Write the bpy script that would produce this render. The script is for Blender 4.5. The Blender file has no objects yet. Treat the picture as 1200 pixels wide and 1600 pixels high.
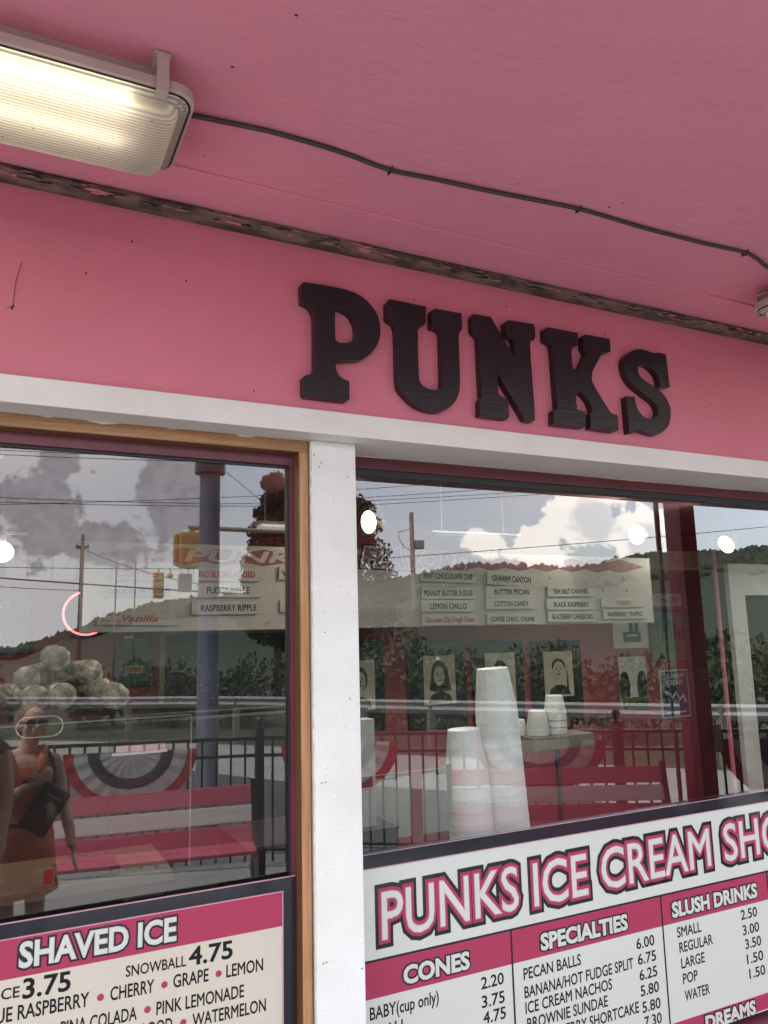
import bpy, bmesh, math, random
from mathutils import Vector, Matrix, Euler, noise
random.seed(7)
R = math.radians
sc = bpy.context.scene
COL = sc.collection

# ------------------------------------------------------------------ camera
YAW, PITCH, ROLL = 0.463950105, 0.160725768, -0.0249792854
f = Vector((math.sin(YAW)*math.cos(PITCH), math.cos(YAW)*math.cos(PITCH), math.sin(PITCH)))
r0 = Vector((math.cos(YAW), -math.sin(YAW), 0)); u0 = r0.cross(f)
cr = r0*math.cos(ROLL) + u0*math.sin(ROLL); cu = -r0*math.sin(ROLL) + u0*math.cos(ROLL)
cam = bpy.data.objects.new('camera', bpy.data.cameras.new('camera')); COL.objects.link(cam)
m = Matrix((cr, cu, -f)).transposed().to_4x4(); m.translation = (0, -2.15, 1.88)
cam.matrix_world = m
cam.data.sensor_fit = 'VERTICAL'; cam.data.sensor_height = 24; cam.data.sensor_width = 18
cam.data.lens = 24*1215/1600
cam.data.clip_start = 0.01; cam.data.clip_end = 3000
sc.camera = cam

# ------------------------------------------------------------------ world, sun, exposure
SUN_EL, SUN_AZ = 58, 288          # degrees; azimuth clockwise from +Y
w = bpy.data.worlds.new('World'); sc.world = w; w.use_nodes = True
N, L = w.node_tree.nodes, w.node_tree.links
N.clear()
def wn(t, **k):
    n = N.new(t)
    for a, b in k.items(): setattr(n, a, b)
    return n
def wmath(op, a, b=None, c=None):
    n = wn('ShaderNodeMath', operation=op)
    for i, v in enumerate((a, b, c)):
        if v is None: continue
        if isinstance(v, (int, float)): n.inputs[i].default_value = v
        else: L.new(v, n.inputs[i])
    return n.outputs[0]
def wmap(v, a, b, c=0.0, d=1.0, smooth=True):
    n = wn('ShaderNodeMapRange', interpolation_type='SMOOTHSTEP' if smooth else 'LINEAR')
    L.new(v, n.inputs[0])
    for i, x in enumerate((a, b, c, d)): n.inputs[1+i].default_value = x
    return n.outputs[0]
def wmix(fac, a, b):
    n = wn('ShaderNodeMix', data_type='RGBA')
    if isinstance(fac, float): n.inputs[0].default_value = fac
    else: L.new(fac, n.inputs[0])
    for s, v in ((6, a), (7, b)):
        if isinstance(v, tuple): n.inputs[s].default_value = v + (1,)
        else: L.new(v, n.inputs[s])
    return n.outputs[2]
tc = wn('ShaderNodeTexCoord')
sep = wn('ShaderNodeSeparateXYZ'); L.new(tc.outputs['Generated'], sep.inputs[0])
az = wmath('MULTIPLY', wmath('ARCTAN2', sep.outputs[0], wmath('MULTIPLY', sep.outputs[1], -1)), 57.2958)
el = wmath('MULTIPLY', wmath('ARCSINE', sep.outputs[2]), 57.2958)
def wnoise(scale, detail, rough=.5, off=(0, 0, 0), dist=0.0):
    mp = wn('ShaderNodeMapping'); L.new(tc.outputs['Generated'], mp.inputs[0])
    mp.inputs['Location'].default_value = off
    n = wn('ShaderNodeTexNoise'); L.new(mp.outputs[0], n.inputs['Vector'])
    n.inputs['Scale'].default_value = scale; n.inputs['Detail'].default_value = detail
    n.inputs['Roughness'].default_value = rough; n.inputs['Distortion'].default_value = dist
    return n.outputs[0]
sky = wn('ShaderNodeTexSky', sky_type='NISHITA')
sky.sun_disc = False; sky.sun_elevation = R(SUN_EL); sky.sun_rotation = R(SUN_AZ)
sky.air_density = 1.0; sky.dust_density = 2.0
n_big = wnoise(26, 9, .58); n_fine = wnoise(75, 9, .62, (3, 1, 2)); n_band = wnoise(5, 5, .55, (5, 2, 7))
n_veil = wnoise(2.2, 6, .55, (1, 8, 3))
def cloud(a0, e0, ra, re, soft=.28, wob=1.15):
    da = wmath('DIVIDE', wmath('SUBTRACT', az, a0), ra)
    de = wmath('DIVIDE', wmath('SUBTRACT', el, e0), re)
    d = wmath('SQRT', wmath('ADD', wmath('MULTIPLY', da, da), wmath('MULTIPLY', de, de)))
    nn = wmath('ADD', wmath('MULTIPLY', wmath('SUBTRACT', n_big, .5), wob*1.7), wmath('MULTIPLY', wmath('SUBTRACT', n_fine, .5), wob*1.0))
    d = wmath('ADD', d, nn)
    return wmap(d, 1.0+soft/2, 1.0-soft/2)
def cmax(lst):
    o = lst[0]
    for x in lst[1:]: o = wmath('MAXIMUM', o, x)
    return o
VEIL = (5.4, 5.25, 5.2); GREY = (2.3, 2.3, 2.5); WHITE = (8.9, 8.6, 8.0); DULL = (3.9, 4.15, 4.8)
veil_f = wmap(n_veil, .30, .62, .35, .95)
# thin high cloud everywhere, thinner towards the east (right) side where blue shows through
base = wmix(wmath('MULTIPLY', veil_f, wmap(az, 22, 50, 1.0, .55)), sky.outputs[0], VEIL)
band = wmath('MULTIPLY', wmap(n_band, .48, .66), wmap(el, 14, 6, .0, .8))
base = wmix(band, base, DULL)
dark = cmax([cloud(2.6, 9.0, 2.6, 3.6), cloud(3.5, 12.3, 1.3, 1.7), cloud(11.4, 10.0, 2.6, 4.2), cloud(10.8, 13.2, 1.6, 2.0), cloud(6.6, 7.0, 3.4, 1.6), cloud(-5, 8, 4, 3)])
darkcol = wmix(wmap(n_fine, .3, .7), GREY, (3.1, 3.1, 3.35))
base = wmix(dark, base, darkcol)
lite = cmax([cloud(40.8, 8.3, 2.5, 2.2, .2), cloud(44.8, 6.6, 2.4, 2.1, .2), cloud(38.0, 6.0, 2.1, 1.7, .2), cloud(34.0, 6.6, 1.5, .9, .25), cloud(66, 10, 9, 4), cloud(43.2, 9.7, 1.7, 1.0, .3)])
core = cmax([cloud(41.8, 8.0, 1.5, 1.6, .6), cloud(45.2, 5.9, 1.3, 1.2, .7)])
base = wmix(lite, base, WHITE)
base = wmix(wmath('MULTIPLY', core, .7), base, (5.0, 5.1, 5.6))
low = wmap(el, 6, -1, 0, .55)
base = wmix(low, base, (5.4, 5.6, 5.9))
bg = wn('ShaderNodeBackground'); L.new(base, bg.inputs[0]); bg.inputs[1].default_value = 0.13
wo = wn('ShaderNodeOutputWorld'); L.new(bg.outputs[0], wo.inputs[0])

sun = bpy.data.objects.new('sun', bpy.data.lights.new('sun', 'SUN')); COL.objects.link(sun)
sun.data.energy = 1.5; sun.data.angle = R(10); sun.data.color = (1, .97, .93)
sd = Vector((math.sin(R(SUN_AZ))*math.cos(R(SUN_EL)), math.cos(R(SUN_AZ))*math.cos(R(SUN_EL)), math.sin(R(SUN_EL))))
sun.rotation_euler = sd.to_track_quat('Z', 'Y').to_euler(); sun.location = sd*60

sc.view_settings.view_transform = 'Standard'; sc.view_settings.look = 'None'
sc.view_settings.gamma = 1; sc.view_settings.use_curve_mapping = False
sc.view_settings.exposure = 2.5
sc.render.engine = 'CYCLES'
cy = sc.cycles
cy.use_denoising = True
try:
    cy.denoiser = 'OPENIMAGEDENOISE'; cy.denoising_prefilter = 'ACCURATE'
except Exception: pass
cy.max_bounces = 10; cy.diffuse_bounces = 5; cy.glossy_bounces = 4; cy.transparent_max_bounces = 16; cy.transmission_bounces = 6
cy.sample_clamp_indirect = 8; cy.caustics_reflective = False; cy.caustics_refractive = False

# ------------------------------------------------------------------ materials
def _new(name):
    mt = bpy.data.materials.new(name); mt.use_nodes = True
    nt = mt.node_tree; nt.nodes.clear()
    o = nt.nodes.new('ShaderNodeOutputMaterial')
    return mt, nt, o
def mat(name, col, rough=.5, metal=0.0, col2=None, nscale=3.0, ndetail=6, nlo=.35, nhi=.65, stretch=(1, 1, 1),
        bump=0.0, bscale=40.0, bstretch=None, spec=.5, emit=None, estr=0.0, rough2=None, sheen=0, trans=0):
    mt, nt, o = _new(name)
    n, l = nt.nodes, nt.links
    p = n.new('ShaderNodeBsdfPrincipled'); l.new(p.outputs[0], o.inputs[0])
    p.inputs['Roughness'].default_value = rough; p.inputs['Metallic'].default_value = metal
    p.inputs['Specular IOR Level'].default_value = spec
    t = n.new('ShaderNodeTexCoord')
    def tex(scale, det, st):
        mp = n.new('ShaderNodeMapping'); l.new(t.outputs['Object'], mp.inputs[0]); mp.inputs['Scale'].default_value = st
        x = n.new('ShaderNodeTexNoise'); l.new(mp.outputs[0], x.inputs['Vector'])
        x.inputs['Scale'].default_value = scale; x.inputs['Detail'].default_value = det; x.inputs['Roughness'].default_value = .6
        return x.outputs[0]
    c2 = col2 or tuple(c*.86 for c in col)
    nz = tex(nscale, ndetail, stretch)
    mr = n.new('ShaderNodeMapRange'); l.new(nz, mr.inputs[0]); mr.inputs[1].default_value = nlo; mr.inputs[2].default_value = nhi
    mx = n.new('ShaderNodeMix'); mx.data_type = 'RGBA'; l.new(mr.outputs[0], mx.inputs[0])
    mx.inputs[6].default_value = tuple(col)+(1,); mx.inputs[7].default_value = tuple(c2)+(1,)
    l.new(mx.outputs[2], p.inputs['Base Color'])
    if rough2 is not None:
        m2 = n.new('ShaderNodeMapRange'); l.new(nz, m2.inputs[0]); m2.inputs[1].default_value = .3; m2.inputs[2].default_value = .7
        m2.inputs[3].default_value = rough; m2.inputs[4].default_value = rough2; l.new(m2.outputs[0], p.inputs['Roughness'])
    if bump:
        b = n.new('ShaderNodeBump'); b.inputs['Strength'].default_value = bump; b.inputs['Distance'].default_value = .01
        l.new(tex(bscale, 5, bstretch or stretch), b.inputs['Height']); l.new(b.outputs[0], p.inputs['Normal'])
    if emit:
        p.inputs['Emission Color'].default_value = tuple(emit)+(1,); p.inputs['Emission Strength'].default_value = estr
    if trans: p.inputs['Transmission Weight'].default_value = trans
    return mt
def glass_mat(name, ior=1.52, gain=1.9, tint=(.9, .92, .91), blur=0.0):
    mt, nt, o = _new(name)
    n, l = nt.nodes, nt.links
    fr = n.new('ShaderNodeFresnel'); fr.inputs[0].default_value = ior
    g = n.new('ShaderNodeNewGeometry')
    inv = n.new('ShaderNodeMath'); inv.operation = 'SUBTRACT'; inv.inputs[0].default_value = 1; l.new(g.outputs['Backfacing'], inv.inputs[1])
    mu = n.new('ShaderNodeMath'); mu.operation = 'MULTIPLY'; l.new(fr.outputs[0], mu.inputs[0]); mu.inputs[1].default_value = gain; mu.use_clamp = True
    m2 = n.new('ShaderNodeMath'); m2.operation = 'MULTIPLY'; l.new(mu.outputs[0], m2.inputs[0]); l.new(inv.outputs[0], m2.inputs[1])
    gl = n.new('ShaderNodeBsdfGlossy'); gl.inputs['Roughness'].default_value = blur; gl.inputs['Color'].default_value = (1, 1, 1, 1)
    tr = n.new('ShaderNodeBsdfTransparent'); tr.inputs[0].default_value = tint+(1,)
    mx = n.new('ShaderNodeMixShader'); l.new(m2.outputs[0], mx.inputs[0]); l.new(tr.outputs[0], mx.inputs[1]); l.new(gl.outputs[0], mx.inputs[2])
    l.new(mx.outputs[0], o.inputs[0])
    return mt
def lens_mat(name):
    """ribbed translucent diffuser over fluorescent tubes"""
    mt, nt, o = _new(name)
    n, l = nt.nodes, nt.links
    t = n.new('ShaderNodeTexCoord'); sp = n.new('ShaderNodeSeparateXYZ'); l.new(t.outputs['Object'], sp.inputs[0])
    s = n.new('ShaderNodeMath'); s.operation = 'MULTIPLY'; l.new(sp.outputs[1], s.inputs[0]); s.inputs[1].default_value = 2*math.pi/.0105
    c = n.new('ShaderNodeMath'); c.operation = 'SINE'; l.new(s.outputs[0], c.inputs[0])
    mr = n.new('ShaderNodeMapRange'); l.new(c.outputs[0], mr.inputs[0]); mr.inputs[1].default_value = -1; mr.inputs[2].default_value = 1
    mr.inputs[3].default_value = .40; mr.inputs[4].default_value = .95
    rgb = n.new('ShaderNodeMix'); rgb.data_type = 'RGBA'; l.new(mr.outputs[0], rgb.inputs[0]); rgb.inputs[6].default_value = (0, 0, 0, 1); rgb.inputs[7].default_value = (1, .96, .86, 1)
    tl = n.new('ShaderNodeBsdfTranslucent'); l.new(rgb.outputs[2], tl.inputs[0])
    df = n.new('ShaderNodeBsdfPrincipled'); df.inputs['Base Color'].default_value = (.74, .70, .62, 1); df.inputs['Roughness'].default_value = .25
    b = n.new('ShaderNodeBump'); b.inputs['Strength'].default_value = .5; b.inputs['Distance'].default_value = .002
    l.new(c.outputs[0], b.inputs['Height']); l.new(b.outputs[0], df.inputs['Normal'])
    mx = n.new('ShaderNodeMixShader'); mx.inputs[0].default_value = .38; l.new(tl.outputs[0], mx.inputs[1]); l.new(df.outputs[0], mx.inputs[2])
    l.new(mx.outputs[0], o.inputs[0])
    return mt
M = {}
M['pink'] = mat('pink paint', (.67, .212, .286), .38, col2=(.61, .188, .256), nscale=1.6, bump=.10, bscale=55, bstretch=(.25, 1, 1), rough2=.5)
M['ceiling'] = mat('pink ceiling paint', (.77, .315, .415), .42, col2=(.71, .285, .38), nscale=1.1, bump=.38, bscale=17, bstretch=(.5, 1.6, 1), rough2=.5)
M['white'] = mat('white paint', (.77, .81, .785), .42, col2=(.71, .74, .71), nscale=5, bump=.22, bscale=26, bstretch=(1, 1, .45))
M['flake'] = mat('peeling white paint', (.78, .77, .74), .6, col2=(.6, .56, .5), nscale=30, bump=.4, bscale=60)
M['pine'] = mat('varnished pine', (.50, .28, .13), .42, col2=(.34, .17, .07), nscale=4, stretch=(26, 26, 1.2), bump=.12, bscale=14)
M['pine_h'] = mat('varnished pine rail', (.40, .22, .10), .42, col2=(.27, .13, .055), nscale=4, stretch=(1.2, 26, 26), bump=.12, bscale=14)
M['pine_dark'] = mat('dark pine', (.17, .075, .032), .45, col2=(.11, .045, .02), nscale=4, stretch=(26, 26, 1.2))
M['maroon'] = mat('maroon frame paint', (.15, .035, .05), .4, col2=(.11, .028, .04), nscale=7)
M['gasket'] = mat('black rubber gasket', (.018, .018, .022), .5)
M['molding'] = mat('weathered wood', (.062, .043, .036), .85, col2=(.19, .128, .108), nscale=17, ndetail=14, stretch=(.42, 1.3, 1.3), nlo=.43, nhi=.60, bump=.8, bscale=28, bstretch=(.5, 1.4, 1.4))
M['letter'] = mat('black letter paint', (.008, .006, .010), .33, col2=(.013, .010, .013), nscale=4, bump=.10, bscale=60, bstretch=(.18, 1.6, 1.6), rough2=.30)
M['black'] = mat('matt black', (.02, .02, .024), .5)
M['steelblack'] = mat('black enamelled steel', (.012, .012, .014), .3)
M['signwhite'] = mat('sign white', (.575, .62, .58), .06, col2=(.56, .605, .565), nscale=1, spec=.35)
M['signcream'] = mat('sign cream', (.57, .54, .46), .4, col2=(.55, .52, .44), nscale=1, spec=.3)
M['signpink'] = mat('sign pink', (.36, .045, .10), .3, col2=(.345, .043, .095), nscale=1, spec=.3)
M['signrose'] = mat('sign rose line', (.55, .32, .40), .4, spec=.3)
M['signblack'] = mat('sign black', (.022, .024, .032), .10, spec=.4)
M['signgrey'] = mat('sign light grey', (.50, .50, .53), .4, spec=.3)
M['ink'] = mat('black ink', (.012, .012, .014), .5, spec=.2)
M['redink'] = mat('red ink', (.36, .02, .035), .5, spec=.2)
M['glassL'] = glass_mat('window glass left', gain=2.5, tint=(.83, .82, .80))
M['glassR'] = glass_mat('window glass right', gain=2.8, tint=(.90, .92, .91))
M['glassin'] = glass_mat('counter glass', gain=.9, tint=(.93, .94, .92))
M['redwall'] = mat('interior red wall', (.25, .04, .058), .5, col2=(.21, .034, .048), nscale=1.5)
M['inceil'] = mat('interior ceiling', (.20, .07, .08), .7)
M['infloor'] = mat('floor tile', (.25, .22, .2), .4)
M['board'] = mat('flavour board white', (.31, .30, .28), .45, col2=(.275, .265, .245), nscale=1.2)  # white board and its strips, greyed in the colour to stand for shade
M['cardw'] = mat('flavour strip', (.33, .32, .30), .5)
M['cardp'] = mat('flavour strip purple', (.20, .16, .26), .5)
M['zig'] = mat('board maroon band', (.17, .016, .03), .5)
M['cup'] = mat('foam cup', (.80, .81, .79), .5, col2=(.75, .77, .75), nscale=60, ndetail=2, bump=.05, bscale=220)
M['film'] = mat('clear plastic sleeve', (.52, .49, .41), .10, col2=(.17, .155, .125), nscale=20, bump=1.0, bscale=26, nlo=.42, nhi=.60)
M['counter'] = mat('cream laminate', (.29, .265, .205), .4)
M['counterdim'] = mat('darker cream laminate', (.15, .135, .10), .45)  # same cream laminate in a darker tone, for left counter and shelf
M['cooler'] = mat('white cooler enamel', (.78, .80, .76), .35)
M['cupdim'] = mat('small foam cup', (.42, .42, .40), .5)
M['grey'] = mat('grey laminate', (.30, .30, .30), .4)
M['darkgrey'] = mat('charcoal cabinet', (.03, .03, .036), .35)
M['steel'] = mat('brushed steel', (.6, .6, .6), .3, metal=.9)
M['housing'] = mat('aged fixture plastic', (.56, .49, .45), .45, col2=(.48, .41, .37), nscale=9)
M['lens'] = lens_mat('ribbed diffuser')
M['tube'] = mat('fluorescent tube', (.9, .9, .85), .4, emit=(1, .89, .70), estr=1.35)
M['bulb'] = mat('flood bulb', (.9, .9, .9), .4, emit=(1, .93, .78), estr=5.0)
M['brass'] = mat('brass lamp ring', (.55, .34, .1), .35, metal=.7)
M['globe'] = mat('globe lamp', (.9, .9, .9), .4, emit=(1, .93, .78), estr=1.6)
M['strip'] = mat('strip lamp', (.9, .9, .9), .4, emit=(1, .97, .88), estr=.06)
M['neon'] = mat('red neon tube', (.6, .05, .06), .3, emit=(1, .10, .12), estr=1.2)
M['cable'] = mat('grey cable', (.055, .045, .05), .6)
M['concrete'] = mat('concrete slab', (.34, .33, .315), .85, col2=(.27, .26, .25), nscale=1.4, bump=.2, bscale=60)
M['asphalt'] = mat('asphalt', (.080, .077, .076), .85, col2=(.058, .056, .056), nscale=.9, bump=.3, bscale=60)
M['grass'] = mat('verge grass', (.030, .042, .016), .9, col2=(.05, .052, .025), nscale=.6, bump=.5, bscale=12)
M['hill'] = mat('wooded hill', (.018, .030, .018), .95, col2=(.036, .050, .028), nscale=.35, ndetail=9, bump=1.0, bscale=.6)
M['leafy'] = mat('far tree crowns', (.022, .036, .022), .95, col2=(.030, .044, .028), nscale=.35, nlo=.4, nhi=.6)
M['leaf'] = mat('leaves', (.026, .046, .016), .75, col2=(.044, .066, .024), nscale=1.3)
M['leaf2'] = mat('dark leaves', (.022, .028, .016), .75, col2=(.036, .038, .022), nscale=1.3)
M['bark'] = mat('bark', (.10, .075, .055), .9, bump=.6, bscale=20)
M['galv'] = mat('galvanised steel', (.27, .28, .28), .6, metal=.2)
M['polewood'] = mat('weathered pole', (.20, .17, .145), .9, stretch=(8, 8, .5))
M['bluegrey'] = mat('blue grey post paint', (.085, .10, .135), .5)
M['redpost'] = mat('red post paint', (.30, .035, .055), .4, col2=(.25, .03, .045), nscale=3)
M['yellow'] = mat('signal yellow', (.46, .27, .075), .5)
M['signalred'] = mat('signal red lens', (.6, .03, .02), .3, emit=(1, .06, .04), estr=2)
M['slatp'] = mat('pink bench slat', (.62, .13, .21), .45, stretch=(1, 12, 12), bump=.15)
M['slatw'] = mat('white bench slat', (.76, .76, .76), .45, stretch=(1, 12, 12), bump=.15)
M['red'] = mat('red bunting', (.30, .022, .026), .8)
M['blue'] = mat('blue bunting', (.030, .034, .06), .8)
M['bunt'] = mat('white bunting', (.42, .42, .43), .8)  # all three bunting colours are darkened to stand for shade
M['skin'] = mat('skin', (.76, .53, .42), .55, col2=(.68, .45, .34), nscale=12)
M['orange'] = mat('coral cotton', (.84, .27, .17), .8, col2=(.74, .22, .135), nscale=6)
M['hair'] = mat('light brown hair', (.20, .12, .06), .5, col2=(.34, .22, .12), nscale=30, stretch=(3, 3, .6))
M['darkcloth'] = mat('dark cotton', (.05, .03, .05), .85)
M['mauvecloth'] = mat('dusty mauve cotton', (.24, .13, .16), .85)
M['cap'] = mat('pale rose cap', (.60, .46, .46), .8)
M['lensdark'] = mat('sunglass lens', (.03, .02, .03), .08)
M['bagcloth'] = mat('black nylon', (.012, .012, .014), .6)
M['denim'] = mat('dark denim', (.05, .06, .09), .85)
M['photo'] = mat('portrait paper', (.52, .47, .36), .6)
M['posterdark'] = mat('dark framed board', (.018, .024, .024), .25)
M['posterblue'] = mat('navy poster', (.02, .045, .09), .4)
M['teal'] = mat('teal print', (.10, .17, .16), .5, col2=(.05, .08, .1), nscale=9)
M['greenprint'] = mat('green print', (.10, .15, .05), .5, col2=(.05, .08, .04), nscale=12)
M['offwhite'] = mat('off white print', (.5, .5, .45), .5)
M['tan'] = mat('tan print', (.45, .34, .2), .5)
M['dots'] = mat('dotted door film', (.015, .017, .022), .3)
M['orangecard'] = mat('orange sticker', (.6, .25, .06), .6)
M['tankw'] = mat('white tank paint', (.72, .72, .7), .4)

# ------------------------------------------------------------------ mesh builder
class MB:
    def __init__(s): s.bm = bmesh.new()
    def face(s, pts):
        return s.bm.faces.new([s.bm.verts.new(p) for p in pts])
    def box(s, x0, x1, y0, y1, z0, z1, mtx=None, bev=0.0):
        vs = [Vector((x, y, z)) for x in (x0, x1) for y in (y0, y1) for z in (z0, z1)]
        if mtx: vs = [mtx @ v for v in vs]
        b = [s.bm.verts.new(v) for v in vs]
        fs = [s.bm.faces.new([b[i] for i in q]) for q in ((0, 1, 3, 2), (4, 6, 7, 5), (0, 4, 5, 1), (2, 3, 7, 6), (0, 2, 6, 4), (1, 5, 7, 3))]
        if bev:
            es = list({e for fc in fs for e in fc.edges})
            bmesh.ops.bevel(s.bm, geom=es, offset=bev, segments=2, profile=.6, affect='EDGES')
        return s
    def tube(s, pts, r, n=8, closed=False, caps=True):
        pts = [Vector(p) for p in pts]; k = len(pts); rs = r if isinstance(r, (list, tuple)) else [r]*k
        rings = []; up = None
        for i, p in enumerate(pts):
            a = pts[(i-1) % k] if (closed or i > 0) else p; b = pts[(i+1) % k] if (closed or i < k-1) else p
            t = (b-a).normalized()
            if up is None:
                up = Vector((0, 0, 1)) if abs(t.z) < .9 else Vector((1, 0, 0))
            x = (up - t*up.dot(t)).normalized(); y = t.cross(x); up = x
            rings.append([s.bm.verts.new(p + x*rs[i]*math.cos(2*math.pi*j/n) + y*rs[i]*math.sin(2*math.pi*j/n)) for j in range(n)])
        for i in range(k if closed else k-1):
            A, B = rings[i], rings[(i+1) % k]
            for j in range(n):
                s.bm.faces.new((A[j], A[(j+1) % n], B[(j+1) % n], B[j]))
        if caps and not closed:
            s.bm.faces.new(rings[0][::-1]); s.bm.faces.new(rings[-1])
        return s
    def lathe(s, prof, n=24, o=(0, 0, 0), mtx=None):
        o = Vector(o); rings = []
        for r, z in prof:
            ring = []
            for j in range(n):
                v = Vector((r*math.cos(2*math.pi*j/n), r*math.sin(2*math.pi*j/n), z))
                if mtx: v = mtx @ v
                ring.append(s.bm.verts.new(o+v))
            rings.append(ring)
        for A, B in zip(rings, rings[1:]):
            for j in range(n): s.bm.faces.new((A[j], A[(j+1) % n], B[(j+1) % n], B[j]))
        if prof[0][0] > 1e-6: s.bm.faces.new(rings[0][::-1])
        if prof[-1][0] > 1e-6: s.bm.faces.new(rings[-1])
        return s
    def ell(s, c, r, rot=None, u=16, v=10):
        mt = Matrix.Translation(c) @ (rot.to_4x4() if rot else Matrix()) @ Matrix.Diagonal((r[0], r[1], r[2], 1))
        bmesh.ops.create_uvsphere(s.bm, u_segments=u, v_segments=v, radius=1, matrix=mt)
        return s
    def loft(s, rings, cap=True):
        R_ = [[s.bm.verts.new(p) for p in rg] for rg in rings]; n = len(R_[0])
        for A, B in zip(R_, R_[1:]):
            for j in range(n): s.bm.faces.new((A[j], A[(j+1) % n], B[(j+1) % n], B[j]))
        if cap:
            s.bm.faces.new(R_[0][::-1]); s.bm.faces.new(R_[-1])
        return s
    def prism(s, poly, y0, y1, mtx=None):
        """polygon in XZ extruded from y0 to y1"""
        A = [Vector((x, y0, z)) for x, z in poly]; B = [Vector((x, y1, z)) for x, z in poly]
        if mtx: A = [mtx @ v for v in A]; B = [mtx @ v for v in B]
        A = [s.bm.verts.new(v) for v in A]; B = [s.bm.verts.new(v) for v in B]; n = len(A)
        s.bm.faces.new(A); s.bm.faces.new(B[::-1])
        for j in range(n): s.bm.faces.new((A[j], B[j], B[(j+1) % n], A[(j+1) % n]))
        return s
    def add(s, verts, faces):
        b = [s.bm.verts.new(v) for v in verts]
        for fc in faces:
            try: s.bm.faces.new([b[i] for i in fc])
            except ValueError: pass
        return s
    def mesh(s, name, material, smooth=False, fix=True):
        if fix: bmesh.ops.recalc_face_normals(s.bm, faces=s.bm.faces)
        me = bpy.data.meshes.new(name); s.bm.to_mesh(me); s.bm.free()
        if material: me.materials.append(material)
        if smooth:
            for p in me.polygons: p.use_smooth = True
        return me
    def build(s, name, material, parent=None, smooth=False, loc=None, rot=None, fix=True):
        me = s.mesh(name, material, smooth, fix)
        return link(name, me, parent, loc, rot)
def link(name, me, parent=None, loc=None, rot=None):
    o = bpy.data.objects.new(name, me); COL.objects.link(o)
    if parent is not None: o.parent = parent
    if loc is not None: o.location = loc
    if rot is not None: o.rotation_euler = rot
    return o
def sharp_smooth(o, ang=35):
    me = o.data
    for p in me.polygons: p.use_smooth = True
    try: me.set_sharp_from_angle(angle=R(ang))
    except Exception: pass
    return o
def thing(name, label, cat, loc=(0, 0, 0), rz=0, group=None):
    o = bpy.data.objects.new(name, None); COL.objects.link(o)
    o.empty_display_size = .1
    o.location = loc; o.rotation_euler = (0, 0, rz)
    return tag(o, label, cat, group)
def tag(o, label, cat, group=None):
    o['label'] = label; o['category'] = cat
    if group: o['group'] = group
    return o
def struct(o): o['kind'] = 'structure'; return o
def dup(root, loc, rz=0, label=None):
    r = root.copy(); COL.objects.link(r); r.location = loc; r.rotation_euler = (0, 0, rz)
    if label: r['label'] = label
    for ch in list(root.children):
        c = ch.copy(); COL.objects.link(c); c.parent = r
        for g in ch.children:
            d = g.copy(); COL.objects.link(d); d.parent = c
    return r
def evaluated(o, name, material, smooth=True):
    dg = bpy.context.evaluated_depsgraph_get(); dg.update()
    me = bpy.data.meshes.new_from_object(o.evaluated_get(dg), depsgraph=dg); me.name = name
    me.materials.clear(); me.materials.append(material)
    for p in me.polygons: p.use_smooth = smooth
    return me
def rrect(x0, x1, y0, y1, r, z, n=5):
    out = []
    for cx, cy, a0 in ((x1-r, y1-r, 0), (x0+r, y1-r, 90), (x0+r, y0+r, 180), (x1-r, y0+r, 270)):
        for i in range(n+1):
            a = R(a0+90*i/n); out.append(Vector((cx+r*math.cos(a), cy+r*math.sin(a), z)))
    return out
# ------------------------------------------------------------------ lettering
def _font(s, cap, r=0.0, shear=0.0, res=3):
    c = bpy.data.curves.new('txt', 'FONT'); c.body = s; c.size = cap/CAPH if CAPH else 1.0
    c.shear = shear; c.resolution_u = res; c.fill_mode = 'BOTH'
    if r: c.bevel_depth = r; c.bevel_resolution = 2
    o = bpy.data.objects.new('txt', c); COL.objects.link(o)
    dg = bpy.context.evaluated_depsgraph_get(); dg.update()
    me = bpy.data.meshes.new_from_object(o.evaluated_get(dg), depsgraph=dg)
    vs = [v.co.copy() for v in me.vertices]; fs = [tuple(p.vertices) for p in me.polygons]
    bpy.data.objects.remove(o); bpy.data.curves.remove(c); bpy.data.meshes.remove(me)
    return vs, fs
CAPH = 0
CAPH = max(v.y for v in _font('H', 1)[0])
def text(mb, s, x0, x1, zb, zt, y, r=0.0, th=.0006, shear=0.0, slope=0.0, bold=0.0):
    """write s between x0 and x1, baseline zb, cap height to zt, on a plane facing -y"""
    cap = zt-zb
    ref, _ = _font(s, cap, 0, shear, 1)
    a, b = min(v.x for v in ref), max(v.x for v in ref)
    vs, fs = _font(s, cap, r+bold*cap, shear)
    k = (x1-x0)/(b-a); zm = max(abs(v.z) for v in vs) or 1.0
    out = []
    for v in vs:
        x = x0+(v.x-a)*k
        out.append(Vector((x, y-(v.z/zm)*th, zb+v.y+slope*(x-x0))))
    mb.add(out, fs); return mb

# ================================================================== SHOP FRONT
shop = thing('ice_cream_shop', 'pink roadside ice cream shop with white trimmed serving windows and overhanging canopy', 'building', (1.5, .1, 0))
SH = lambda mb, name, mt, parent=None, smooth=False: _rel(mb.build(name, mt, None, smooth), parent or shop)
def _rel(o, parent):
    o.parent = parent
    base = parent.matrix_world if parent.parent is None else parent.matrix_world
    p = Vector((0, 0, 0)); q = parent
    while q is not None: p += Vector(q.location); q = q.parent
    o.location = -p
    return o
XL, XR = -3.2, 8.6
mb = MB(); mb.box(XL, XR, .02, .30, 2.575, 3.30); SH(mb, 'fascia_wall', M['pink'])
mb = MB(); mb.box(XL, XR, 0, .235, 2.503, 2.5775, bev=.0025); 
for q in range(60):
    a, b = random.uniform(-.4, 3.4), random.uniform(2.512, 2.57); mb.ell((a, 0, b), (random.uniform(.002, .007), .0009, random.uniform(.002, .005)), u=8, v=6)
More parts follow.
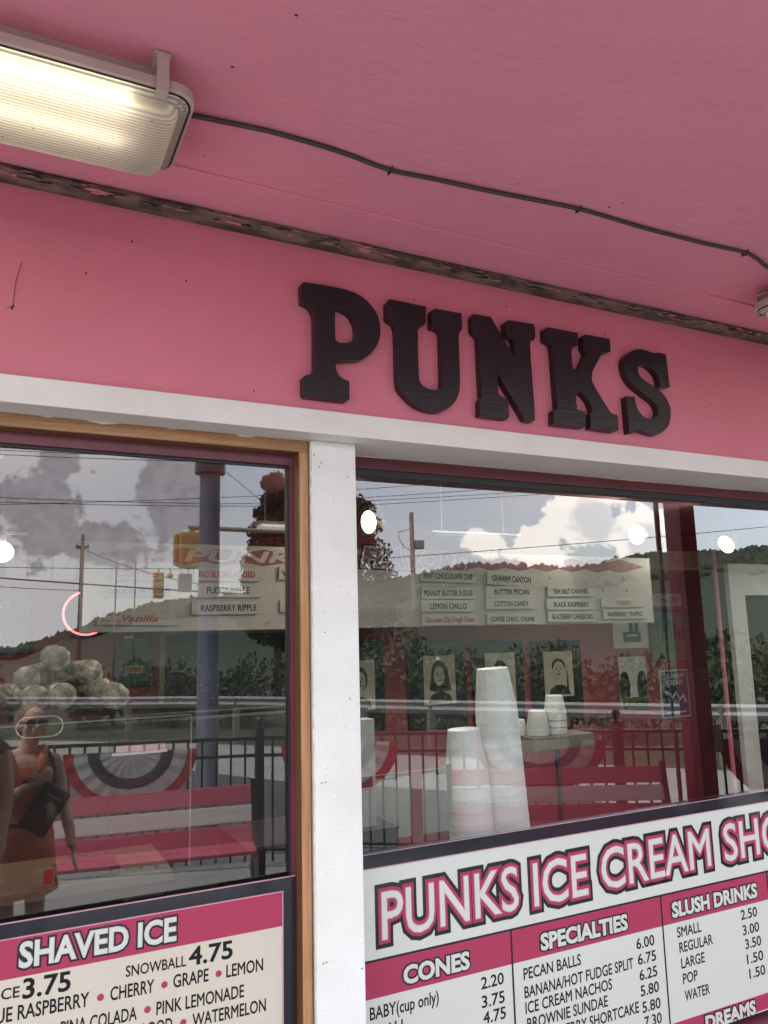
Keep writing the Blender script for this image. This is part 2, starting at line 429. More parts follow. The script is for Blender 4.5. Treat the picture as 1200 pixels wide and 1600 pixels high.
SH(mb, 'header_trim', M['white'])
mb = MB()
for a, l, d in ((.245, .05, .010), (.66, .035, .009), (-.05, .03, .006), (.10, .02, .005), (.44, .022, .005)):
    top = [(a-l, .1015, 2.5028), (a+l, .1015, 2.5028)]; low = [(a+l*k, .1008, 2.5028-d*(1-k*k)*(.75+.5*noise.noise(Vector((a*30, k*3, 0))))) for k in (.9, .6, .3, 0, -.3, -.6, -.9)]
    mb.face(top[:1]+top[1:]+low)
SH(mb, 'paint_flake', M['flake'])
# weathered molding in the corner under the canopy
mb = MB(); rings = []
k = 420
for i in range(k+1):
    x = XL+(XR-XL)*i/k
    def j(a, s): return (noise.noise(Vector((x*7, a*3.1, 0)))*s + noise.noise(Vector((x*31, a*5.7, 2)))*s*.55)
    prof = [(.021, 3.117), (-.002+j(0, .003), 3.1175+j(1, .0025)), (-.014+j(2, .004), 3.126+j(3, .003)), (-.021+j(4, .004), 3.140+j(5, .004)), (-.016+j(6, .004), 3.1525), (-.004, 3.1535), (.021, 3.1535)]
    rings.append([Vector((x, a, b)) for a, b in prof])
mb.loft(rings); sharp_smooth(SH(mb, 'corner_molding', M['molding']), 50)
rc = random.Random(21)
for nm, mt_, n_ in (('bare_wood_chip', mat('bare weathered wood', (.30, .215, .185), .85, col2=(.20, .14, .12), nscale=60), 150), ('dark_gouge', mat('dark gouge', (.022, .016, .015), .9), 130), ('pink_paint_chip', M['pink'], 40)):
    mb = MB()
    for q in range(n_):
        s_ = rc.random(); a = rc.uniform(-.5, 3.6); y_, z_ = -.0145-.0065*math.sin(s_*3.14), 3.123+.028*s_
        mb.ell((a, y_+.0008, z_), (rc.uniform(.006, .030), .0030, rc.uniform(.0010, .0034)), Euler((rc.uniform(-.3, .3), rc.uniform(-.10, .10), 0)).to_matrix(), 8, 6)
    SH(mb, nm, mt_)
# canopy
mb = MB()
rs = random.Random(5)
for q in range(20):
    a, b = rs.uniform(-.6, 3.0), rs.uniform(-1.5, -.2); mb.ell((a, b, 3.1638), (rs.uniform(.0012, .0035), rs.uniform(.001, .0025), .0012), u=6, v=4)
for a, b in ((.36, -.95), (.50, -.80), (1.62, -.50), (2.35, -.62), (.42, -.60)): mb.ell((a, b, 3.1636), (.0045, .003, .002), u=8, v=4)
SH(mb, 'soffit_speck', M['gasket'])
mb = MB(); mb.box(XL-.6, XR+.4, -2.18, .30, 3.164, 3.30)
SH(mb, 'canopy_soffit', M['ceiling'])
mb = MB(); mb.box(XL-.6, XR+.4, -.182, .019, 3.1545, 3.1635, bev=.002); SH(mb, 'soffit_border_board', M['ceiling'])
mb = MB(); mb.box(XL-.6, XR+.4, -2.22, -2.181, 3.12, 3.42); SH(mb, 'canopy_fascia', M['darkgrey'])
mb = MB(); mb.box(XL-.6, XR+.4, -2.18, 4.2, 3.30, 3.42); SH(mb, 'roof', M['darkgrey'])
# white post between the windows
mb = MB(); mb.box(.868, 1.0195, .083, .30, .30, 2.5025, bev=.004)
for q in range(80):                                     # paint lumps and filled nail heads
    a, b = random.uniform(.885, 1.01), random.uniform(.75, 2.45)
    mb.ell((a, .083, b), (random.uniform(.002, .007), .0020, random.uniform(.002, .008)), u=8, v=6)
SH(mb, 'post', M['white'])
mb = MB()                                               # torn paint edge beside the wood
prev = None; z = .30
pts = []
while z < 2.5:
    pts.append((.8635+.0028*noise.noise(Vector((0, z*9, 0)))+.0026*noise.noise(Vector((5, z*34, 0))), z)); z += .007
for (xa, za), (xb, zb) in zip(pts, pts[1:]):
    mb.face([(xa, .0835, za), (.8685, .0835, za), (.8685, .0835, zb), (xb, .0835, zb)])
    mb.face([(xa, .0835, za), (xb, .0835, zb), (xb+.001, .0875, zb), (xa+.001, .0875, za)])
    mb.face([(xa+.001, .0875, za), (xb+.001, .0875, zb), (.8685, .0875, zb), (.8685, .0875, za)])
SH(mb, 'peeling_paint', M['flake'])
for a, b in ((.900, 2.432), (.893, 2.417), (.988, 2.392), (.876, 2.455), (.889, 1.462), (.901, 1.463), (.888, .968), (.898, .970), (1.008, .932), (.905, 1.902), (.985, 1.70)):
    SH(MB().tube([(a, .0845, b), (a, .0815, b)], .0021, 8), 'nail', M['black'])
mb = MB()
for a, b in ((.003, 2.772), (.0, 2.765), (.30, 3.02), (.455, 2.93), (1.22, 3.01), (.66, 2.62), (1.6, 3.05), (1.34, 2.985), (2.06, 3.02), (.18, 2.90), (2.6, 2.80), (-.1, 2.70)):
    mb.ell((a, .0195, b), (.0025, .002, .004), u=8, v=6)
mb.tube([(.003, .0185, 2.775), (.006, .017, 2.84), (.018, .0185, 2.90)], .0007, 5); mb.tube([(.003, .0185, 2.772), (-.012, .017, 2.764)], .0007, 5)
SH(mb, 'wall_mark', M['gasket'])
# pine trim and maroon frame of the left window
wl = _rel(MB().box(XL, .8625, .102, .152, 2.466, 2.5025, bev=.002).box(.8335, .8625, .102, .152, .32, 2.4655, bev=.002).build('window', M['pine'], None), shop)
wl['label'] = 'left serving window in a bare pine surround'
wl.data.materials.append(M['pine_h'])
for p in wl.data.polygons:
    if p.center.z > 2.4655: p.material_index = 1
def sub(mb, name, mt, parent, smooth=False): return _rel(mb.build(name, mt, None, smooth), parent)
sub(MB().box(.8315, .8332, .1025, .1515, .33, 2.4655).box(XL, .8314, .1025, .1515, 2.4642, 2.4658), 'dark_edge', M['pine_dark'], wl)  # inner edges of the trim in a darker pine tone
sub(MB().box(XL, .840, .1525, .20, 2.432, 2.480).box(.820, .840, .1525, .20, .33, 2.4315).box(XL, .840, .1525, .20, .30, .329), 'frame', M['maroon'], wl)
sub(MB().box(XL, .8195, .164, .19, 2.424, 2.4315).box(.8155, .8195, .164, .19, .33, 2.4235), 'gasket', M['gasket'], wl)
sub(MB().box(XL, .8150, .170, .176, .335, 2.4235), 'glass', M['glassL'], wl)
wr = _rel(MB().box(1.0200, XR, .236, .30, 2.463, 2.5025).box(1.0205, 1.04, .236, .30, .33, 2.4625).box(6.55, 6.62, .236, .30, .33, 2.4625).box(1.0205, 6.62, .236, .30, .30, .3295).build('window', M['maroon'], None), shop)
wr['label'] = 'right serving window with maroon head rail'
sub(MB().box(1.0405, 6.549, .243, .291, 2.440, 2.4625), 'gasket', M['gasket'], wr)
sub(MB().box(1.0405, 6.549, .2915, .2975, .33, 2.4620), 'glass', M['glassR'], wr)
# walls under and beside the windows, and the room
mb = MB(); mb.box(XL, .8675, .085, .30, 0, .2995); mb.box(.8675, XR, .085, .30, 0, .2998); mb.box(6.6205, XR, .10, .30, .2999, 2.502)
mb.box(XL-.3, XL, .085, .30, 0, 3.3)
SH(mb, 'front_wall', M['pink'])
mb = MB(); mb.box(XL, XR, 3.65, 3.80, 0, 2.86); SH(mb, 'back_wall', M['redwall'])
SH(MB().box(XL-.15, XL, .301, 3.80, 0, 2.86), 'side_wall', M['redwall']); SH(MB().box(XR, XR+.15, .10, 3.80, 0, 2.86), 'side_wall', M['redwall'])
mb = MB(); mb.box(XL-.15, XR+.15, .301, 3.8, 2.86, 2.95); SH(mb, 'interior_ceiling', M['inceil'])
mb = MB(); mb.box(XL, XR, .301, 3.65, .005, .05); SH(mb, 'interior_floor', M['infloor'])
# cream frame and dark dotted door in the back wall
mb = MB(); mb.box(1.066, 1.102, 3.60, 3.649, .05, 1.975); mb.box(1.1025, 2.10, 3.60, 3.649, 1.942, 1.975); mb.box(2.07, 2.10, 3.60, 3.649, .05, 1.9415)
dr = SH(mb, 'door', M['counter'])
sub(MB().box(1.1025, 2.0695, 3.62, 3.649, .05, 1.9415), 'door_panel', M['dots'], dr)
mb = MB()
for q in range(900):
    a, b = random.uniform(1.12, 2.06), random.uniform(.9, 1.80)
    if noise.noise(Vector((a*4, b*4, 1))) < -.12: continue
    mb.tube([(a, 3.6205, b), (a, 3.6165, b)], random.uniform(.003, .006), 6)
sub(mb, 'dot_film', M['grey'], dr)

# ------------------------------------------------------------------ name letters on the fascia
LET = {
    'P': [[(0.8101, 2.9812, 1), (0.9381, 2.9838, 0), (0.9967, 2.9747, 0), (1.038, 2.9505, 0), (1.0643, 2.9162, 0), (1.0746, 2.869, 0), (1.0649, 2.8218, 0), (1.043, 2.7873, 0), (1.0187, 2.7655, 0), (0.9949, 2.7523, 0), (0.957, 2.7464, 0), (0.9224, 2.7352, 0), (0.915, 2.7218, 0), (0.919, 2.7032, 0), (0.933, 2.6873, 0), (0.96, 2.6784, 1), (0.9603, 2.6197, 1), (0.9502, 2.6122, 1), (0.8137, 2.6117, 1), (0.807, 2.6175, 1), (0.8061, 2.6706, 1), (0.8129, 2.6782, 1), (0.8322, 2.6861, 0), (0.8433, 2.7011, 0), (0.8451, 2.7338, 1), (0.8452, 2.8706, 0), (0.8412, 2.8892, 0), (0.8289, 2.905, 0), (0.804, 2.913, 1), (0.8031, 2.9724, 1)], [(0.9167, 2.9149, 1), (0.9369, 2.9142, 0), (0.9658, 2.9022, 0), (0.9829, 2.8797, 0), (0.9882, 2.8523, 0), (0.9833, 2.8262, 0), (0.9639, 2.8078, 0), (0.9378, 2.801, 0), (0.9206, 2.8039, 0), (0.9151, 2.8155, 0)]],
    'U': [[(1.1115, 2.979, 1), (1.2475, 2.9772, 1), (1.2453, 2.9181, 1), (1.2319, 2.9041, 1), (1.2157, 2.8985, 0), (1.2131, 2.8701, 1), (1.2123, 2.7189, 0), (1.2211, 2.7013, 0), (1.2429, 2.6897, 0), (1.2684, 2.6885, 0), (1.2994, 2.6952, 1), (1.3022, 2.7394, 1), (1.3041, 2.8845, 1), (1.2966, 2.9012, 0), (1.2674, 2.9054, 1), (1.2682, 2.9652, 1), (1.2817, 2.976, 1), (1.3884, 2.9768, 1), (1.388, 2.9189, 1), (1.3747, 2.9016, 1), (1.3719, 2.8771, 1), (1.3694, 2.7187, 0), (1.3629, 2.6854, 0), (1.3449, 2.654, 0), (1.3143, 2.6273, 0), (1.2846, 2.6139, 0), (1.24, 2.6139, 0), (1.1995, 2.6244, 0), (1.1601, 2.6524, 0), (1.1378, 2.678, 0), (1.1326, 2.7057, 0), (1.1329, 2.8171, 1), (1.1318, 2.8805, 1), (1.1246, 2.8982, 1), (1.1124, 2.9019, 1), (1.1004, 2.9115, 1), (1.1013, 2.9669, 1)]],
    'N': [[(1.4369, 2.9838, 1), (1.5086, 2.9848, 1), (1.6024, 2.8487, 1), (1.6043, 2.909, 1), (1.596, 2.9202, 1), (1.5745, 2.9231, 1), (1.5689, 2.9504, 1), (1.5693, 2.974, 1), (1.5837, 2.9849, 1), (1.6975, 2.9888, 1), (1.7006, 2.9589, 1), (1.6983, 2.9362, 1), (1.6921, 2.9273, 1), (1.6742, 2.9213, 1), (1.6728, 2.8626, 1), (1.6764, 2.7255, 1), (1.6777, 2.6638, 1), (1.6752, 2.6267, 1), (1.6637, 2.6194, 1), (1.6348, 2.6225, 1), (1.5251, 2.7801, 1), (1.5244, 2.7071, 1), (1.5378, 2.6966, 0), (1.5657, 2.6908, 1), (1.5653, 2.6257, 1), (1.556, 2.6178, 1), (1.4453, 2.6188, 1), (1.4465, 2.6738, 1), (1.4575, 2.687, 1), (1.4562, 2.6958, 1), (1.4551, 2.8039, 1), (1.4549, 2.8983, 1), (1.4502, 2.9067, 1), (1.4319, 2.9191, 1), (1.4304, 2.971, 1)]],
    'K': [[(1.7585, 2.9868, 1), (1.8981, 2.9875, 1), (1.897, 2.9412, 1), (1.8841, 2.9315, 1), (1.8667, 2.9257, 0), (1.8625, 2.8879, 1), (1.863, 2.8571, 0), (1.8722, 2.8322, 1), (1.8921, 2.8457, 0), (1.932, 2.9136, 1), (1.9201, 2.9306, 1), (1.9214, 2.978, 1), (1.9343, 2.9863, 1), (2.0539, 2.9885, 1), (2.0544, 2.9379, 1), (2.0426, 2.9314, 1), (2.0127, 2.927, 1), (1.9568, 2.8451, 1), (1.9508, 2.8194, 0), (1.953, 2.801, 0), (2.0323, 2.6925, 1), (2.0652, 2.6867, 1), (2.0647, 2.6277, 1), (2.0452, 2.6211, 1), (1.9281, 2.6233, 1), (1.9317, 2.6784, 1), (1.9434, 2.6904, 1), (1.9278, 2.73, 0), (1.8942, 2.7567, 1), (1.8735, 2.7557, 1), (1.8681, 2.7352, 1), (1.8717, 2.6886, 1), (1.9087, 2.6836, 1), (1.9053, 2.6301, 1), (1.8941, 2.6214, 1), (1.7569, 2.6209, 1), (1.7606, 2.6702, 1), (1.7816, 2.686, 1), (1.7809, 2.7009, 1), (1.7769, 2.9138, 1), (1.7721, 2.9238, 1), (1.7439, 2.9348, 1), (1.7452, 2.9779, 1)]],
    'S': [[(2.2992, 2.9693, 1), (2.3438, 2.9679, 1), (2.3494, 2.8333, 1), (2.2972, 2.8268, 1), (2.2974, 2.8438, 0), (2.2917, 2.8693, 0), (2.2705, 2.8927, 0), (2.2449, 2.9062, 0), (2.2151, 2.9086, 0), (2.1926, 2.9003, 0), (2.1874, 2.8814, 0), (2.1936, 2.8615, 0), (2.2183, 2.8441, 0), (2.289, 2.814, 0), (2.3203, 2.7891, 0), (2.3404, 2.7548, 0), (2.3417, 2.7211, 0), (2.3286, 2.6808, 0), (2.3016, 2.6523, 0), (2.2621, 2.6305, 0), (2.2354, 2.6292, 0), (2.174, 2.6397, 1), (2.1603, 2.6333, 0), (2.1174, 2.6229, 1), (2.114, 2.767, 1), (2.1598, 2.7712, 1), (2.1631, 2.7398, 0), (2.1781, 2.711, 0), (2.2025, 2.6933, 0), (2.2318, 2.6887, 0), (2.2598, 2.7006, 0), (2.2752, 2.719, 0), (2.2741, 2.7396, 0), (2.2562, 2.7608, 0), (2.212, 2.7839, 0), (2.1561, 2.8155, 0), (2.1295, 2.8428, 0), (2.1178, 2.872, 0), (2.1162, 2.9051, 0), (2.1319, 2.9331, 0), (2.1637, 2.9559, 0), (2.2013, 2.968, 0), (2.2381, 2.9683, 0), (2.2781, 2.9636, 0)]],
}
def spline_loop(pts):
    n = len(pts); out = []
    P = [Vector((a, b, 0)) for a, b, c in pts]; C = [c for a, b, c in pts]
    for i in range(n):
        p1, p2 = P[i], P[(i+1) % n]
        if C[i] and C[(i+1) % n]:
            out.append(p1); continue
        d = (p2-p1).length
        def tg(k, toward):
            if C[k]: return (p2-p1)
            t = (P[(k+1) % n]-P[(k-1) % n]).normalized()*d
            return t
        t1, t2 = tg(i, 1), tg((i+1) % n, 0)
        if C[i]: t1 = (p2-p1)*1.6-t2*.6
        if C[(i+1) % n]: t2 = (p2-p1)*1.6-t1*.6
        for q in range(6):
            s = q/6
            h00, h10, h01, h11 = 2*s**3-3*s**2+1, s**3-2*s**2+s, -2*s**3+3*s**2, s**3-s**2
            out.append(p1*h00+t1*h10+p2*h01+t2*h11)
    return out
ORD = {'P': 'first', 'U': 'second', 'N': 'third', 'K': 'fourth', 'S': 'fifth'}
for ch, loops in LET.items():
    c = bpy.data.curves.new('shape', 'CURVE'); c.dimensions = '2D'; c.fill_mode = 'BOTH'
    c.extrude = .0145; c.bevel_depth = .0012; c.bevel_resolution = 1; c.offset = -.0012
    xs = [p[0] for p in loops[0]]; zs = [p[1] for p in loops[0]]
    ox, oz = (min(xs)+max(xs))/2, (min(zs)+max(zs))/2
    for lp in loops:
        pts = spline_loop(lp)
        s = c.splines.new('POLY'); s.points.add(len(pts)-1); s.use_cyclic_u = True
        for p, v in zip(s.points, pts): p.co = (v.x-ox, v.y-oz, 0, 1)
    o = bpy.data.objects.new('shape', c); COL.objects.link(o)
    me = evaluated(o, 'sign_letter', M['letter'], False)
    bpy.data.objects.remove(o)
    o = link('sign_letter', me, None, (ox, .0040, oz), (R(90), 0, 0))
    tag(o, 'thick black wooden slab serif letter %s, %s in the shop name on the pink fascia' % (ch, ORD[ch]), 'letter', 'black letters of the shop name')

# ------------------------------------------------------------------ canopy light fixtures
def fixture(label):
    t = thing('light_fixture', label, 'light fixture', (-.275, -.425, 3.164), 0, 'long diffuser lamps under the canopy')
    X0, X1 = -.625, .625
    mb = MB()
    mb.loft([rrect(X0+.03, X1-.045, -.095, .095, .03, 0), rrect(X0+.03, X1-.045, -.10, .10, .03, -.022), rrect(X0+.012, X1-.02, -.128, .133, .04, -.050), rrect(X0+.004, X1-.004, -.148, .158, .05, -.058), rrect(X0, X1, -.155, .165, .05, -.063), rrect(X0, X1, -.155, .165, .05, -.084), rrect(X0+.004, X1-.004, -.151, .161, .048, -.086)])
    sharp_smooth(mb.build('housing', M['housing'], t), 30)
    mb = MB(); mb.loft([rrect(X0+.006, X1-.006, -.148, .158, .047, -.0865), rrect(X0+.007, X1-.007, -.147, .157, .046, -.0895)])
    mb.build('gasket', M['gasket'], t)
    mb = MB()
    steps = [(.010, -.0897), (.011, -.093), (.018, -.094), (.019, -.098), (.026, -.100), (.029, -.118), (.034, -.128), (.044, -.1335), (.060, -.136)]
    mb.loft([rrect(X0+a*1.25, X1-a*1.25, -.155+a, .165-a, max(.045-a*.3, .02), z, 8) for a, z in steps])
    sharp_smooth(mb.build('lens', M['lens'], t), 40)
    for y in (-.112, -.004):
        MB().tube([(X0+.10, y, -.098), (X1-.135, y, -.098)], .011, 12).build('fluorescent_tube', M['tube'], t)
    for x in (-.55, -.1, .345+.23-.03):
        for s in (-1, 1):
            mb = MB(); yo = -.159 if s < 0 else .169
            mb.box(x-.013, x+.013, min(yo, yo+s*.006), max(yo, yo+s*.006), -.094, -.014)
            mb.box(x-.013, x+.013, min(yo+s*.006, yo-s*.022), max(yo+s*.006, yo-s*.022), -.0985, -.0945)
            mb.box(x-.018, x+.018, min(yo+s*.004, yo-s*.045), max(yo+s*.004, yo-s*.045), -.012, -.006)
            mb.tube([(x, yo+s*.0055, -.022), (x, yo+s*.0078, -.022)], .0025, 8)
            mb.build('clip', M['housing'], t)
    return t
fx = fixture('long ribbed fluorescent light fixture lit under the canopy, end of the cable run')
fx2 = dup(fx, (-.275+3.43, -.425, 3.164), 0, 'second fluorescent light fixture, cut off at the right edge beyond the cable')
# a dead insect on the first lens
mb = MB(); mb.ell((-.175, -.355, 3.0268), (.006, .0025, .0015), Euler((0, 0, .9)).to_matrix(), 8, 6); mb.ell((-.169, -.352, 3.0266), (.004, .002, .001), Euler((0, 0, -.5)).to_matrix(), 8, 6)
for q in range(14):
    a, b = random.uniform(-.5, .26), random.uniform(-.53, -.32); mb.ell((a, b, 3.0275), (.002, .0016, .001), u=6, v=4)
o = mb.build('insect_specks', M['gasket'], fx); o.location = -Vector(fx.location)
# cable stapled to the soffit
pts = [(.352, -.400), (.373, -.408), (.45, -.418), (.562, -.429), (.68, -.428), (.787, -.42), (.92, -.404), (1.05, -.418), (1.196, -.431), (1.36, -.447), (1.535, -.462), (1.66, -.462), (1.784, -.461), (1.92, -.465), (2.063, -.468), (2.16, -.474), (2.251, -.478), (2.32, -.466), (2.421, -.435), (2.55, -.415)]
def smooth_path(pts, m=6):
    out = []; P = [Vector(p) for p in pts]
    for i in range(len(P)-1):
        a, b, c, d = P[max(i-1, 0)], P[i], P[i+1], P[min(i+2, len(P)-1)]
        for q in range(m):
            s = q/m; out.append(.5*((2*b)+(c-a)*s+(2*a-5*b+4*c-d)*s*s+(3*b-a-3*c+d)*s**3))
    out.append(P[-1]); return out
cab = thing('power_cable', 'dark grey power cable sagging across the pink ceiling between two lamps', 'cable', (.352, -.4, 3.15))
o = MB().tube(smooth_path([(a, b, 3.1565+.0015*math.sin(a*9)) for a, b in pts]), .0062, 10).build('cord', M['cable'], cab, True); o.location = -Vector(cab.location)
for a, b in ((.92, -.404), (1.535, -.462), (2.251, -.478)):
    mb = MB(); mb.tube([(a, b-.012, 3.1632), (a, b-.008, 3.153), (a, b, 3.1485), (a, b+.008, 3.153), (a, b+.012, 3.1632)], .0022, 6)
    mb.tube([(a, b+.011, 3.1635), (a, b+.013, 3.150)], .003, 6)
    o = mb.build('staple', M['gasket'], cab); o.location = -Vector(cab.location)

# ================================================================== MENU SIGNS
def signpart(mb, name, mt, parent, smooth=False): return _rel(mb.build(name, mt, None, smooth), parent)
s1 = thing('menu_sign', 'cream shaved ice price list with pink heading and black border in the left window', 'sign', (.1, .145, .8))
Y = .146
signpart(MB().box(-1.3, .8275, Y, .1515, .28, 1.197), 'backing', M['signblack'], s1)
signpart(MB().box(-1.3, .8275, Y-.0006, Y+.004, 1.197, 1.1995).box(-1.3, .7905, Y-.001, Y-.0004, 1.1592, 1.1625).box(.787, .7905, Y-.001, Y-.0004, .32, 1.159), 'edge_line', M['signrose'], s1)
signpart(MB().box(-1.3, .7865, Y-.0012, Y-.0004, .32, 1.0675), 'paper', M['signcream'], s1)
signpart(MB().box(-1.3, .7865, Y-.0012, Y-.0004, 1.0677, 1.159), 'heading_band', M['signpink'], s1)
def layered(mbs, s, x0, x1, zb, zt, y, radii, slope=0):
    for i, (mb, r) in enumerate(zip(mbs, radii)):
        text(mb, s, x0, x1, zb, zt, y-.0008-.0011*i, r, slope=slope)
a, b, c = MB(), MB(), MB()
layered((a, b, c), 'SHAVED ICE', .0985, .4825, 1.0905, 1.1465, Y-.0012, (.0085, .0032, .0014), -.012)
signpart(a, 'heading_outline', M['signblack'], s1); signpart(b, 'heading_shadow', M['signgrey'], s1); signpart(c, 'heading_lettering', M['signwhite'], s1)
mb = MB()
def T(s, x0, x1, zb, zt, bold=.024, slope=-.02, y=Y-.0016):
    mb = MB(); text(mb, s, x0, x1, zb, zt, y, th=.0004, bold=bold, slope=slope); signpart(mb, 'lettering', M['ink'], s1)
T('ICE', .052, .101, 1.0235, 1.048, .02); T('3.75', .1095, .2185, 1.0165, 1.0605, .035)
T('SNOWBALL', .355, .512, 1.0175, 1.0435, .02); T('4.75', .521, .640, 1.0135, 1.0575, .035)
T('BLUE RASPBERRY', .016, .265, .972, 1.0045); T('CHERRY', .318, .428, .968, .9995); T('GRAPE', .479, .574, .966, .9975); T('LEMON', .624, .729, .963, .9945)
T('PINA COLADA', .200, .385, .9125, .9435); T('PINK LEMONADE', .436, .674, .908, .9395)
T('BLOOD', .385, .478, .864, .895); T('WATERMELON', .532, .737, .858, .8895)
for x, z in ((.2935, .981), (.4555, .9785), (.602, .977), (.4125, .9265), (.507, .8745)):
    signpart(MB().tube([(x, Y-.0012, z), (x, Y-.0020, z)], .0085, 20), 'bullet', M['signpink'], s1)

s2 = thing('menu_sign', 'wide white ice cream price board with pink column headings across the lower right window', 'sign', (2, .28, .8))
Y = .2700
signpart(MB().box(1.045, 4.6, Y, .2905, .34, 1.1868), 'backing', M['signblack'], s2)
signpart(MB().box(1.045, 4.6, Y-.0010, Y-.0003, 1.1418, 1.1448).box(1.045, 4.6, Y-.0006, Y+.003, 1.1869, 1.1882), 'edge_line', M['signrose'], s2)
signpart(MB().box(1.045, 4.6, Y-.0012, Y-.0003, .345, 1.1415), 'paper', M['signwhite'], s2)
mb = MB()
for x0, x1 in ((1.045, 1.659), (1.667, 2.364), (2.372, 2.970), (2.978, 4.5)): mb.box(x0, x1, Y-.0020, Y-.0013, .757, .8635)
mb.box(2.372, 2.970, Y-.0020, Y-.0013, .35, .408)
signpart(mb, 'heading_band', M['signpink'], s2)
mb = MB(); mb.box(1.045, 4.5, Y-.0022, Y-.0013, .8637, .8705)
for x in (1.663, 2.368, 2.974): mb.box(x-.0035, x+.0035, Y-.0022, Y-.0013, .35, .8635)
signpart(mb, 'ruled_line', M['signblack'], s2)
for s, x0, x1, zb in (('PUNKS', 1.165, 1.700, .925), ('ICE', 1.769, 2.012, .927), ('CREAM', 2.082, 2.652, .933), ('SHOP', 2.736, 3.215, .941)):
    a, b, c, d = MB(), MB(), MB(), MB()
    layered((a, b, c, d), s, x0, x1, zb, zb+.141, Y-.0012, (.0270, .0140, .0034, .0006), .010)
    signpart(a, 'title_outline', M['signblack'], s2); signpart(b, 'title_rim', M['signpink'], s2); signpart(c, 'title_line', M['signrose'], s2); signpart(d, 'title_lettering', M['signwhite'], s2)
for s, x0, x1, zb in (('DREAMS', 2.552, 2.829, .350), ('CONES', 1.240, 1.486, .779), ('SPECIALTIES', 1.789, 2.188, .779), ('SLUSH DRINKS', 2.423, 2.900, .780)):
    a, b, c = MB(), MB(), MB()
    layered((a, b, c), s, x0, x1, zb, zb+(.046 if s == 'DREAMS' else .050), Y-.0022, (.0085, .0035, .0020))
    signpart(a, 'heading_outline', M['signblack'], s2); signpart(b, 'heading_shadow', M['signgrey'], s2); signpart(c, 'heading_lettering', M['signwhite'], s2)
YT = Y-.0016
H = .036
for s, x0, x1, z in (('BABY(cup only)', 1.117, 1.366, .697), ('SMALL', 1.117, 1.245, .640), ('LARGE', 1.117, 1.245, .585), ('2.20', 1.533, 1.624, .702), ('3.75', 1.533, 1.624, .644), ('4.75', 1.536, 1.626, .594),
        ('PECAN BALLS', 1.708, 1.961, .697), ('BANANA/HOT FUDGE SPLIT', 1.708, 2.207, .638), ('ICE CREAM NACHOS', 1.709, 2.098, .588), ('BROWNIE SUNDAE', 1.713, 2.073, .536), ('STRAWBERRY SHORTCAKE', 1.715, 2.219, .484),
        ('6.00', 2.229, 2.319, .699), ('6.75', 2.231, 2.322, .644), ('6.25', 2.234, 2.322, .589), ('5.80', 2.234, 2.325, .534), ('5.80', 2.237, 2.327, .477), ('7.30', 2.242, 2.327, .425),
        ('SMALL', 2.440, 2.570, .702), ('REGULAR', 2.446, 2.627, .646), ('LARGE', 2.449, 2.575, .589), ('POP', 2.452, 2.530, .533), ('WATER', 2.454, 2.588, .472),
        ('2.50', 2.799, 2.894, .705), ('3.00', 2.802, 2.898, .646), ('3.50', 2.809, 2.902, .592), ('1.50', 2.811, 2.906, .535), ('1.50', 2.817, 2.910, .479)):
    mb = MB(); text(mb, s, x0, x1, z, z+H, YT, th=.0004, bold=.024); signpart(mb, 'lettering', M['ink'], s2)

# ================================================================== INSIDE THE SHOP
def local(mb, name, mt, parent, smooth=False):
    o = mb.build(name, mt, None, smooth); return _rel(o, parent)
# flavour board
BY = 2.60
bd = thing('flavor_board', 'long white flavour board with maroon zigzag band hung across the shop', 'menu board', (2.6, BY, 2.2))
local(MB().box(.43, 4.81, BY, BY+.02, 1.952, 2.475), 'panel', M['board'], bd)
def zigzag(x0, x1, zlo, zhi, n, point_l, point_r):
    top, bot = [], []
    for i in range(n+1):
        x = x0+(x1-x0)*i/n
        top.append((x, zhi-(.022 if i % 2 else 0))); bot.append((x, zlo+(.022 if i % 2 else 0)))
    if point_l: top[0] = bot[0] = (x0, (zlo+zhi)/2)
    if point_r: top[-1] = bot[-1] = (x1, (zlo+zhi)/2)
    p = top+bot[::-1]
    q = []
    for v in p:
        if not q or (Vector(q[-1])-Vector(v)).length > 1e-5: q.append(v)
    return q
local(MB().prism(zigzag(.52, 4.74, 2.35, 2.455, 34, True, True), BY-.003, BY-.0005), 'zigzag_band', M['zig'], bd)
a, b, c = MB(), MB(), MB()
for s, x0, x1 in (('FLAVORS', 2.21, 3.02), ('PUNKS', 1.02, 1.84)):
    for i, (mb, r) in enumerate(((a, .030), (b, .019), (c, .006))):
        if s == 'PUNKS':
            if i == 1: text(mb, s, x0, x1, 2.372, 2.438, BY-.004, .003, th=.001, shear=.18)
            continue
        text(mb, s, x0, x1, 2.37, 2.485, BY-.004-.003*i, r, th=.001, shear=.18, slope=-.03)
local(a, 'title_outline', M['ink'], bd); local(b, 'title_rim', M['board'], bd); local(c, 'title_lettering', M['zig'], bd)
mb = MB()
for x, z in ((3.78, 2.30), (4.02, 2.30), (4.26, 2.30), (4.52, 2.31), (4.30, 2.21), (4.55, 2.21), (2.45, 2.27), (2.35, 2.13), (1.55, 2.0), (1.9, 2.1), (.5, 2.0)):
    local(MB().tube([(x, BY-.0005, z), (x, BY-.006, z)], .012, 10), 'peg', M['grey'], bd)
